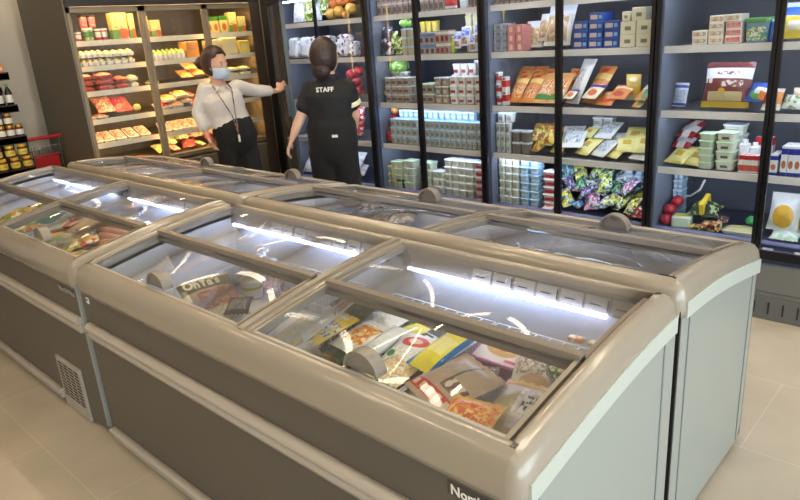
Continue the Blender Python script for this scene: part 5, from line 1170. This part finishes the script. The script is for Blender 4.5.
def person(name, label, Jn, sk, hairc, shirt, trou, head_f, front, sleeve_end, hand_spec, female=True, seed=0):
    """Jn joints dict of world points"""
    up = Vector((0, 0, 1)); t = empty(name, (Jn['pelvis'].x, Jn['pelvis'].y, 0)); inv = Matrix.Translation(-t.location)
    def fin(mb, nm, parent=t, vox=None, smooth=2, sub=None):
        o = mb.build(nm, parent, weld=2e-4 if vox else 0); o.data.transform(inv)
        if vox:
            r = o.modifiers.new('union', 'REMESH'); r.mode = 'VOXEL'; r.voxel_size = vox; r.use_smooth_shade = True
            q = o.modifiers.new('soften', 'SMOOTH'); q.factor = .5; q.iterations = smooth
        return o
    side = (Jn['shR']-Jn['shL']).normalized()
    head_f = Vector(head_f).normalized(); hs = head_f.cross(up).normalized(); hu = hs.cross(head_f).normalized(); hc = Jn['head']
    # body -------------------------------------------------
    b = MB()
    def skull(x, y, z):
        k = 1-.20*max(0, -z)**1.5; yy = y*(1-.10*max(0, -z)); return x*k, yy+(.06 if z < -.2 and y > 0 else 0), z
    blob(b, hc, hs, head_f, hu, .071, .088, .108, sk, skull, 24, 16)
    blob(b, hc+head_f*.085-hu*.018, hs, head_f, hu, .011, .016, .022, sk, None, 10, 8)
    for s in (-1, 1): blob(b, hc+hs*s*.071-hu*.005-head_f*.004, hs, head_f, hu, .008, .016, .027, sk, None, 8, 8)
    for s in (-.35, .35): blob(b, hc+head_f*.078-hu*.052, hs, head_f, hu, .020, .010, .006, sk, None, 8, 6)
    etube(b, [Jn['neck']-up*.03, hc-hu*.06-head_f*.015], [(.055, .05), (.048, .05)], side, sk)
    etube(b, [Jn['pelvis']-up*.03, Jn['waist'], Jn['chest'], Jn['neck']-up*.035], [(.140, .095), (.105, .078), (.110, .075), (.055, .05)], side, sk)
    etube(b, [Jn['shL']-up*.014, Jn['neck']-up*.07, Jn['shR']-up*.014], [(.03, .03), (.035, .035), (.03, .03)], front, sk)
    for s in 'LR':
        sh, el, wr = Jn['sh'+s], Jn['el'+s], Jn['wr'+s]
        etube(b, [sh-up*.01, sh.lerp(el, .5), el, el.lerp(wr, .35), wr], [(.026, .026), (.034, .034), (.033, .033), (.034, .03), (.022, .018)], front, sk, 14)
        h = hand_spec[s]; hand(b, wr, h[0], h[1], h[2], sk, h[3], .88)
        hp, kn, an = Jn['hip'+s], Jn['kn'+s], Jn['an'+s]
        etube(b, [hp, hp.lerp(kn, .5), kn, kn.lerp(an, .35), an], [(.082, .082), (.068, .07), (.05, .052), (.048, .052), (.034, .036)], side, sk, 14)
        etube(b, [an-up*.03, an-up*.045+front*.12], [(.032, .03), (.035, .018)], side, sk, 12)
    fin(b, 'body', vox=.0085, smooth=2)
    # clothes ------------------------------------------------
    c = MB(); hem = Jn['waist'].lerp(Jn['pelvis'], .55 if 'tuck' in Jn else .95)
    etube(c, [hem, Jn['waist']+(up*.02), Jn['chest'], Jn['chest'].lerp(Jn['neck'], .36), Jn['neck']-up*(.048 if 'tuck' in Jn else .028)], [(.150, .112) if 'tuck' not in Jn else (.145, .108), (.134, .104), (.152, .122), (.134, .106), (.064, .062)], side, shirt, 20)
    etube(c, [Jn['shL']-up*.012, Jn['neck']-up*(.082 if 'tuck' in Jn else .06), Jn['shR']-up*.012], [(.050, .050), (.056, .056), (.050, .050)], front, shirt)
    if 'tuck' in Jn:      # blouse fullness over the belt
        etube(c, [Jn['waist'].lerp(Jn['pelvis'], .42), Jn['waist'].lerp(Jn['chest'], .3)], [(.152, .118), (.142, .112)], side, shirt)
    for s in 'LR':
        sh, el, wr = Jn['sh'+s], Jn['el'+s], Jn['wr'+s]
        if sleeve_end <= 1:
            e = sh.lerp(el, sleeve_end); etube(c, [sh, sh.lerp(e, .5), e], [(.054, .054), (.055, .054), (.057, .055)], front, shirt, 16, cap=True)
        else:
            e = el.lerp(wr, sleeve_end-1); etube(c, [sh, sh.lerp(el, .5), el, e], [(.052, .052), (.050, .048), (.046, .045), (.041, .040)], front, shirt, 16)
    so = fin(c, 'shirt', vox=.010, smooth=2)
    tx = bpy.data.textures.new('wrinkle', 'CLOUDS'); tx.noise_scale = .09; dm = so.modifiers.new('wrinkle', 'DISPLACE'); dm.texture = tx; dm.strength = .010; dm.mid_level = .3; dm.texture_coords = 'LOCAL'
    p = MB(); top = Jn['waist'].lerp(Jn['pelvis'], .12)
    etube(p, [top, Jn['pelvis'], Jn['pelvis']-up*.07], [(.156, .128), (.158, .127), (.146, .116)], side, trou, 20)
    for s in 'LR':
        hp, kn, an = Jn['hip'+s], Jn['kn'+s], Jn['an'+s]
        etube(p, [hp, hp.lerp(kn, .45), kn, kn.lerp(an, .5), an+up*.01], [(.096, .10), (.088, .09), (.07, .072), (.066, .068), (.062, .064)], side, trou, 16)
    fin(p, 'trousers', vox=.011, smooth=2)
    for s in 'LR':
        an = Jn['an'+s]; q = MB(); etube(q, [an-up*.045-front*.03, an-up*.048+front*.06, an-up*.055+front*.14], [(.036, .034), (.04, .03), (.036, .018)], side, M_black, 14); fin(q, 'shoe')
    for s in (-1, 1):
        e = MB(); blob(e, hc+head_f*.0795+hs*s*.03+hu*.004, hs, head_f, hu, .012, .006, .006, cm('eye_white', (225, 222, 218)), None, 10, 8); blob(e, hc+head_f*.084+hs*s*.03+hu*.004, hs, head_f, hu, .005, .004, .0055, cm('iris', (40, 26, 20)), None, 8, 6); fin(e, 'eye')
        e = MB(); blob(e, hc+head_f*.083+hs*s*.03+hu*.021, hs, head_f, hu, .016, .004, .003, hairc, None, 8, 6); fin(e, 'eyebrow')
    return t, fin, dict(side=side, hs=hs, hf=head_f, hu=hu, hc=hc, so=so)
M_skin = mat('skin', (206, 160, 134), .5); M_skin2 = mat('skin_fair', (210, 170, 146), .5); M_hair = mat('hair_brown', (52, 32, 26), .45, bump=(60, .4)); M_hair2 = mat('hair_black', (46, 30, 26), .45, bump=(60, .4))
M_shirt = mat('white_shirt', (206, 200, 194), .75, bump=(9, .35)); M_polo = mat('black_polo', (20, 20, 24), .8); M_trou = mat('black_trousers', (16, 16, 19), .85)
def legs(Jd, P, feet):
    for s, (fx, fy) in feet.items():
        an = Vector((fx, fy, .075)); Jd['an'+s] = an; h = Jd['hip'+s]; Jd['kn'+s] = h.lerp(an, .5)+Jd['front']*.02
# woman 1: white shirt and mask
P1 = Vector((-3.72, 1.90, 0))
q = lambda px, py, off=0: J(px, py, P1, off)
front1 = (-hv*.85+rv*.5).normalized()
Jd = dict(head=q(215.5, 64), neck=q(219, 83), chest=q(222, 99), waist=q(231, 123), pelvis=q(237, 137), shR=q(205.5, 87.5, -.05), elR=q(198, 113, -.06), wrR=q(208, 137, -.10), shL=q(235, 86.5, .06), elL=q(256, 91, .21), wrL=q(277, 91, .36), hipR=q(229, 146, -.03), hipL=q(245, 146, .03), front=front1, tuck=1)
legs(Jd, P1, {'R': (Jd['pelvis'].x-.06, Jd['pelvis'].y-.09), 'L': (Jd['pelvis'].x+.10, Jd['pelvis'].y+.08)})
hf1 = (rv*.86-hv*.48-Vector((0, 0, .10)))
hsx = {'R': ((Vector((0, 0, -1))*.85+rv*.35), rv, (-hv), .35), 'L': ((rv*.5+hv*.35+Vector((0, 0, .35))), hv, Vector((0, 0, 1))-rv*.3, .55)}
w1, fin1, G = person('person', '', Jd, M_skin, M_hair, M_shirt, M_trou, hf1, front1, 1.62, hsx)
hc, hf, hs, hu = G['hc'], G['hf'], G['hs'], G['hu']
def hair_fn(cut, zc=.55):
    def f(x, y, z):
        if y > cut and z < zc-.25*abs(x): y = cut+(y-cut)*.15
        n_ = 1+.03*math.sin(x*17+y*5); return x*n_, y, z
    return f
m = MB(); blob(m, hc-hf*.014+hu*.016, hs, hf, hu, .090, .102, .116, M_hair, hair_fn(.30, .50), 28, 16); blob(m, hc-hf*.138-hu*.004, hs, hf, hu, .046, .044, .048, M_hair, None, 14, 10); fin1(m, 'hair')
m = MB()
def mk(u, v):
    a = (u-.5)*2.5; zz = -.02-.078*v+.004*math.sin(v*PI*3); rr2 = .094+.016*math.sin(PI*v)
    return tuple(hc+hs*math.sin(a)*.077+hf*(math.cos(a)*rr2)+hu*zz)
m.grid(mk, 14, 7, mat('mask_blue', (176, 194, 214), .7)); mo = fin1(m, 'face_mask'); sd = mo.modifiers.new('thick', 'SOLIDIFY'); sd.thickness = .002
for s in (-1, 1):
    m = MB(); m.tube([hc+hs*s*.072+hf*.03-hu*.04, hc+hs*s*.078+hf*.01-hu*.02, hc+hs*s*.079-hf*.01+hu*.01], .0016, M_white, 4); fin1(m, 'mask_strap')
m = MB(); ft = front1; nk = Jd['neck']
for s in (-1, 1):
    a = nk+G['side']*s*.058-Vector((0, 0, .012)); b2 = nk+ft*.095+G['side']*s*.02-Vector((0, 0, .02)); c2 = nk+ft*.105+G['side']*s*.065-Vector((0, 0, .055)); d2 = nk+G['side']*s*.085-Vector((0, 0, .012))+ft*.01; e2 = nk-ft*.058+Vector((0, 0, .014)); f2 = nk-ft*.075-Vector((0, 0, .02))
    m.add([tuple(v) for v in (a, b2, c2, d2, e2, f2)], [(0, 1, 2, 3), (4, 0, 3, 5)], M_shirt)
co_ = fin1(m, 'collar'); co_.modifiers.new('thick', 'SOLIDIFY').thickness = .004
m = MB(); ch, wa = Jd['chest'], Jd['waist']
tip = wa+ft*.145-Vector((0, 0, .075))
for s in (-1, 1):
    pts = [nk+G['side']*s*.06-ft*.02+Vector((0, 0, .008)), nk+G['side']*s*.062+ft*.08-Vector((0, 0, .035)), ch+G['side']*s*.04+ft*.138, wa.lerp(ch, .35)+G['side']*s*.012+ft*.147, tip]
    m.tube(pts, .0042, mat('lanyard_dark', (70, 50, 50), .7, mott=(60, [(60, 44, 46), (150, 120, 110)])), 5)
fin1(m, 'lanyard')
m = MB(); m.box(-.008, -.004, -.05, .008, .004, .0, M_white, T=Matrix.Translation(tip)); fin1(m, 'lanyard_clip')
m = MB(); etube(m, [Jd['waist'].lerp(Jd['pelvis'], .22), Jd['waist'].lerp(Jd['pelvis'], .36)], [(.157, .129), (.158, .130)], G['side'], M_trou, 24, cap=False); fin1(m, 'waistband')
tag(w1, 'person in white shirt and pale blue mask, one hand on the open fridge door', 'person')
# woman 2: black staff polo, seen from behind
P2 = Vector((-2.56, 1.85, 0)); q = lambda px, py, off=0: J(px, py, P2, off)
front2 = (hv*.95+rv*.25).normalized()
Jd = dict(head=q(325.5, 57.5), neck=q(327.5, 77.5), chest=q(329.5, 95), waist=q(331, 122), pelvis=q(333.5, 142), shL=q(312, 87.5, .02), elL=q(299.5, 120, .0), wrL=q(291.5, 140, -.02), shR=q(347, 87.5, -.02), elR=q(354.5, 115, .03), wrR=q(353, 137, .13), hipL=q(324, 150), hipR=q(343, 150), front=front2)
legs(Jd, P2, {'L': (Jd['pelvis'].x-.07, Jd['pelvis'].y-.05), 'R': (Jd['pelvis'].x+.07, Jd['pelvis'].y+.06)})
hf2 = hv*.86+rv*.50
hsx = {'L': (Vector((0, 0, -1))-rv*.45, rv, hv, .5), 'R': (Vector((0, 0, -1))+hv*.5, -rv, hv, .5)}
w2, fin2, G = person('person', '', Jd, M_skin2, M_hair2, M_polo, M_trou, hf2, front2, .62, hsx)
hc, hf, hs, hu = G['hc'], G['hf'], G['hs'], G['hu']
m = MB(); blob(m, hc-hf*.014+hu*.012, hs, hf, hu, .084, .098, .112, M_hair2, hair_fn(.22), 28, 16); blob(m, hc-hf*.06-hu*.07, hs, hf, hu, .062, .05, .055, M_hair2, None, 14, 10); fin2(m, 'hair')
m = MB(); etube(m, [Jd['neck']-Vector((0, 0, .015)), Jd['neck']+Vector((0, 0, .02))], [(.066, .062), (.062, .058)], G['side'], M_polo, 20, cap=False); cc = fin2(m, 'collar'); cc.modifiers.new('thick', 'SOLIDIFY').thickness = .005
# lettering on the back
bk_ = Jd['chest'].lerp(Jd['neck'], .30)-front2*.128; rt = rv*math.cos(0)-rv*0; xr = (rv*.95-hv*.25).normalized(); 
Mx = Matrix((xr, Vector((0, 0, 1)), -front2)).transposed().to_4x4(); Mx.translation = bk_-w2.location+xr*.02
to = text('lettering', 'STAFF', .038, M_white, w2, Mx, .001, .001, 1.1, 'CENTER')
m = MB(); e = Jd['shR'].lerp(Jd['elR'], .46); e2 = Jd['shR'].lerp(Jd['elR'], .60)
etube(m, [e, e2], [(.0615, .0595), (.0625, .0605)], front2, mat('cream_stripe', (222, 214, 180), .7), 20, cap=False); ss = fin2(m, 'sleeve_stripe'); ss.modifiers.new('thick', 'SOLIDIFY').thickness = .003
m = MB(); wp = q(342, 132.5)-front2*.137; m.box(-.018, -.002, -.008, .018, .002, .008, M_white, T=Matrix.Translation(wp) @ Matrix.Rotation(math.atan2(xr.y, xr.x), 4, 'Z')); fin2(m, 'waist_tag')
m = MB(); m.tube([Jd['wrL']+G['side']*.021*math.cos(a)+front2*.018*math.sin(a)+Vector((0, 0, .012)) for a in [2*PI*k/14 for k in range(14)]], .003, mat('bracelet_gold', (190, 150, 100), .3, .8), 5, True); fin2(m, 'bracelet')
tag(w2, 'person seen from behind in a black staff polo and black trousers, facing the fridges', 'person')
# ------------------------------------------------------------------ condiment shelf unit at the far left
su = empty('shelf_unit', (-4.75, 0, 0)); Ls = [(.80, .36), (1.03, .33), (1.25, .30), (1.475, .27), (1.735, .24)]; y0s, y1s = -.7, .812
m_sh = mat('dark_shelf', (34, 26, 24), .45)
m = MB(); m.box(-.35, y0s, 0, -.31, y1s, 2.1, m_sh); m.build('back_panel', su)
for z, d in Ls:
    m = MB(); m.box(-.31, y0s, z-.045, -.31+d, y1s, z-.003, m_sh); m.box(-.31+d-.008, y0s, z-.05, -.31+d, y1s, z+.004, m_sh); m.build('shelf', su)
m = MB(); m.box(-.35, y0s, 0, .06, y1s, .10, m_sh); m.build('base', su)
m = MB(); m.box(-.31, y0s, .45, .03, y1s, .48, m_sh); m.build('shelf', su)
tag(su, 'dark shelf unit of sauces and jars at the far left edge', 'shelf')
def srow(mk, zi, d0, ys, look, cat, dz=0):
    lab = look; first = True; proto = mk()
    for y in ys:
        o = proto if first else dup(proto); first = False
        o.location = (-4.75-.31+d0-.012, y+.05, Ls[zi][0]-.002+dz); o.rotation_euler = (0, 0, random.uniform(-.2, .2)); tag(o, lab, cat, look)
fr_ = lambda a, b, n: [a+(b-a)*i/(n-1) for i in range(n)]
glz = mat('sauce_green', (40, 110, 60), .2); gold = mat('gold_cap', (190, 150, 60), .3, .6); m_jb = mat('jar_brown', (110, 56, 30), .2); m_jy = printed('jar_label_yellow', (214, 196, 80), [('r', .3, .7, .3, .7, (196, 150, 60))], 'yz', bump=None); m_lw = cm('label_white', (216, 212, 200))
cap_g = cm('cap_green', (50, 170, 70)); m_soy = mat('soy_dark', (36, 26, 24), .2); cap_y = cm('cap_yellow', (226, 180, 50)); m_org = printed('orange_box', (214, 120, 84), [('r', .1, .9, .3, .6, (232, 190, 150))], 'yz', bump=None)
srow(lambda: P_bottle(.024, .15, m_soy, cap_g, m_lw), 2, .26, fr_(.48, .735, 5), 'small dark bottle with green cap, front row of the bottle shelf', 'bottle')
srow(lambda: P_bottle(.024, .175, m_soy, cap_y, m_lw), 2, .19, fr_(.46, .70, 5), 'taller dark bottle with yellow cap, back row of the bottle shelf', 'bottle')
srow(lambda: P_jar(.028, .085, m_jb, gold, m_lw), 1, .285, fr_(.44, .74, 6), 'brown jar with gold cap, lower layer of the jar shelf', 'jar')
srow(lambda: P_jar(.028, .085, m_jb, gold, m_lw), 1, .285, fr_(.42, .68, 5), 'brown jar with gold cap, upper layer of the jar shelf', 'jar', dz=.086)
srow(lambda: P_jar(.0325, .088, m_jb, cap_y, m_jy), 0, .31, fr_(.40, .735, 5), 'jar with yellow label, lower layer of the bottom jar shelf', 'jar')
srow(lambda: P_jar(.0325, .088, m_jb, cap_y, m_jy), 0, .31, fr_(.38, .72, 5), 'jar with yellow label, upper layer of the bottom jar shelf', 'jar', dz=.089)
srow(lambda: P_box(.05, .05, .07, m_org, 'box'), 3, .22, fr_(.50, .72, 4), 'orange box, lower layer at the left edge', 'box')
srow(lambda: P_box(.05, .05, .07, m_org, 'box'), 3, .22, fr_(.50, .66, 3), 'orange box, upper layer at the left edge', 'box', dz=.071)
# ------------------------------------------------------------------ shopping cart
ct = empty('shopping_cart', (-4.84, .958, 0))
hw = .118
MB().tube([(0, -hw-.02, .985), (0, hw+.02, .985)], .014, M_red, 10).build('handle', ct)
for s in (-1, 1):
    MB().tube([(0, s*hw, .985), (-.02, s*hw, .93), (-.06, s*hw, .55), (.02, s*hw, .16)], .009, M_chrome, 6).build('side_frame', ct)
    MB().tube([(.02, s*hw, .16), (-.42, s*hw*.7, .18)], .009, M_chrome, 6).build('lower_rail', ct)
def cw(n, fn, k, nh):
    m = MB()
    for i in range(k+1): m.tube([fn(i/k, 0), fn(i/k, 1)], .0028, M_chrome, 4)
    for j in range(nh+1): m.tube([fn(0, j/nh), fn(1, j/nh)], .0034, M_chrome, 4)
    m.build(n, ct)
cw('rear_grid', lambda u, v: (-.02-.02*(1-v), -hw+2*hw*u, .55+.37*v), 10, 5)
cw('front_grid', lambda u, v: (-.42, (-hw+2*hw*u)*.75, .60+.24*v), 9, 4)
for s in (-1, 1): cw('side_grid', lambda u, v, s=s: (-.04-.38*u, s*hw*(1-.25*u), .55+.05*u+(.37-.13*u)*v), 12, 5)
cw('basket_floor', lambda u, v: (-.04-.38*v, (-hw+2*hw*u)*(1-.25*v), .55+.05*v), 9, 6)
m = MB(); m.box(.0, -hw+.02, .70, .008, hw-.04, .84, M_red); m.build('child_seat_flap', ct)
m = MB(); m.box(-.06, -hw+.03, .845, .0, hw-.02, .855, M_red); m.build('seat', ct)
for x, y in ((.02, -hw), (.02, hw), (-.42, -hw*.7), (-.42, hw*.7)):
    MB().lathe([(.045, -.012), (.05, -.008), (.05, .008), (.045, .012)], M_black, 14, T=Matrix.Translation((x, y, .05)) @ Matrix.Rotation(PI/2, 4, 'X')).build('wheel', ct)
    MB().box(x-.012, y-.018, .05, x+.012, y+.018, .17, M_chrome).build('caster', ct)
tag(ct, 'shopping cart with red handle and red child seat, parked by the meat fridge', 'shopping cart')
# view and render settings
sc.view_settings.view_transform = 'Standard'; sc.view_settings.look = 'None'; sc.view_settings.gamma = 1; sc.view_settings.use_curve_mapping = False
sc.view_settings.exposure = 0.95
sc.cycles.use_denoising = True; sc.cycles.max_bounces = 8; sc.cycles.transparent_max_bounces = 16; sc.cycles.diffuse_bounces = 3
sc.cycles.caustics_reflective = False; sc.cycles.caustics_refractive = False; sc.cycles.sample_clamp_indirect = 6
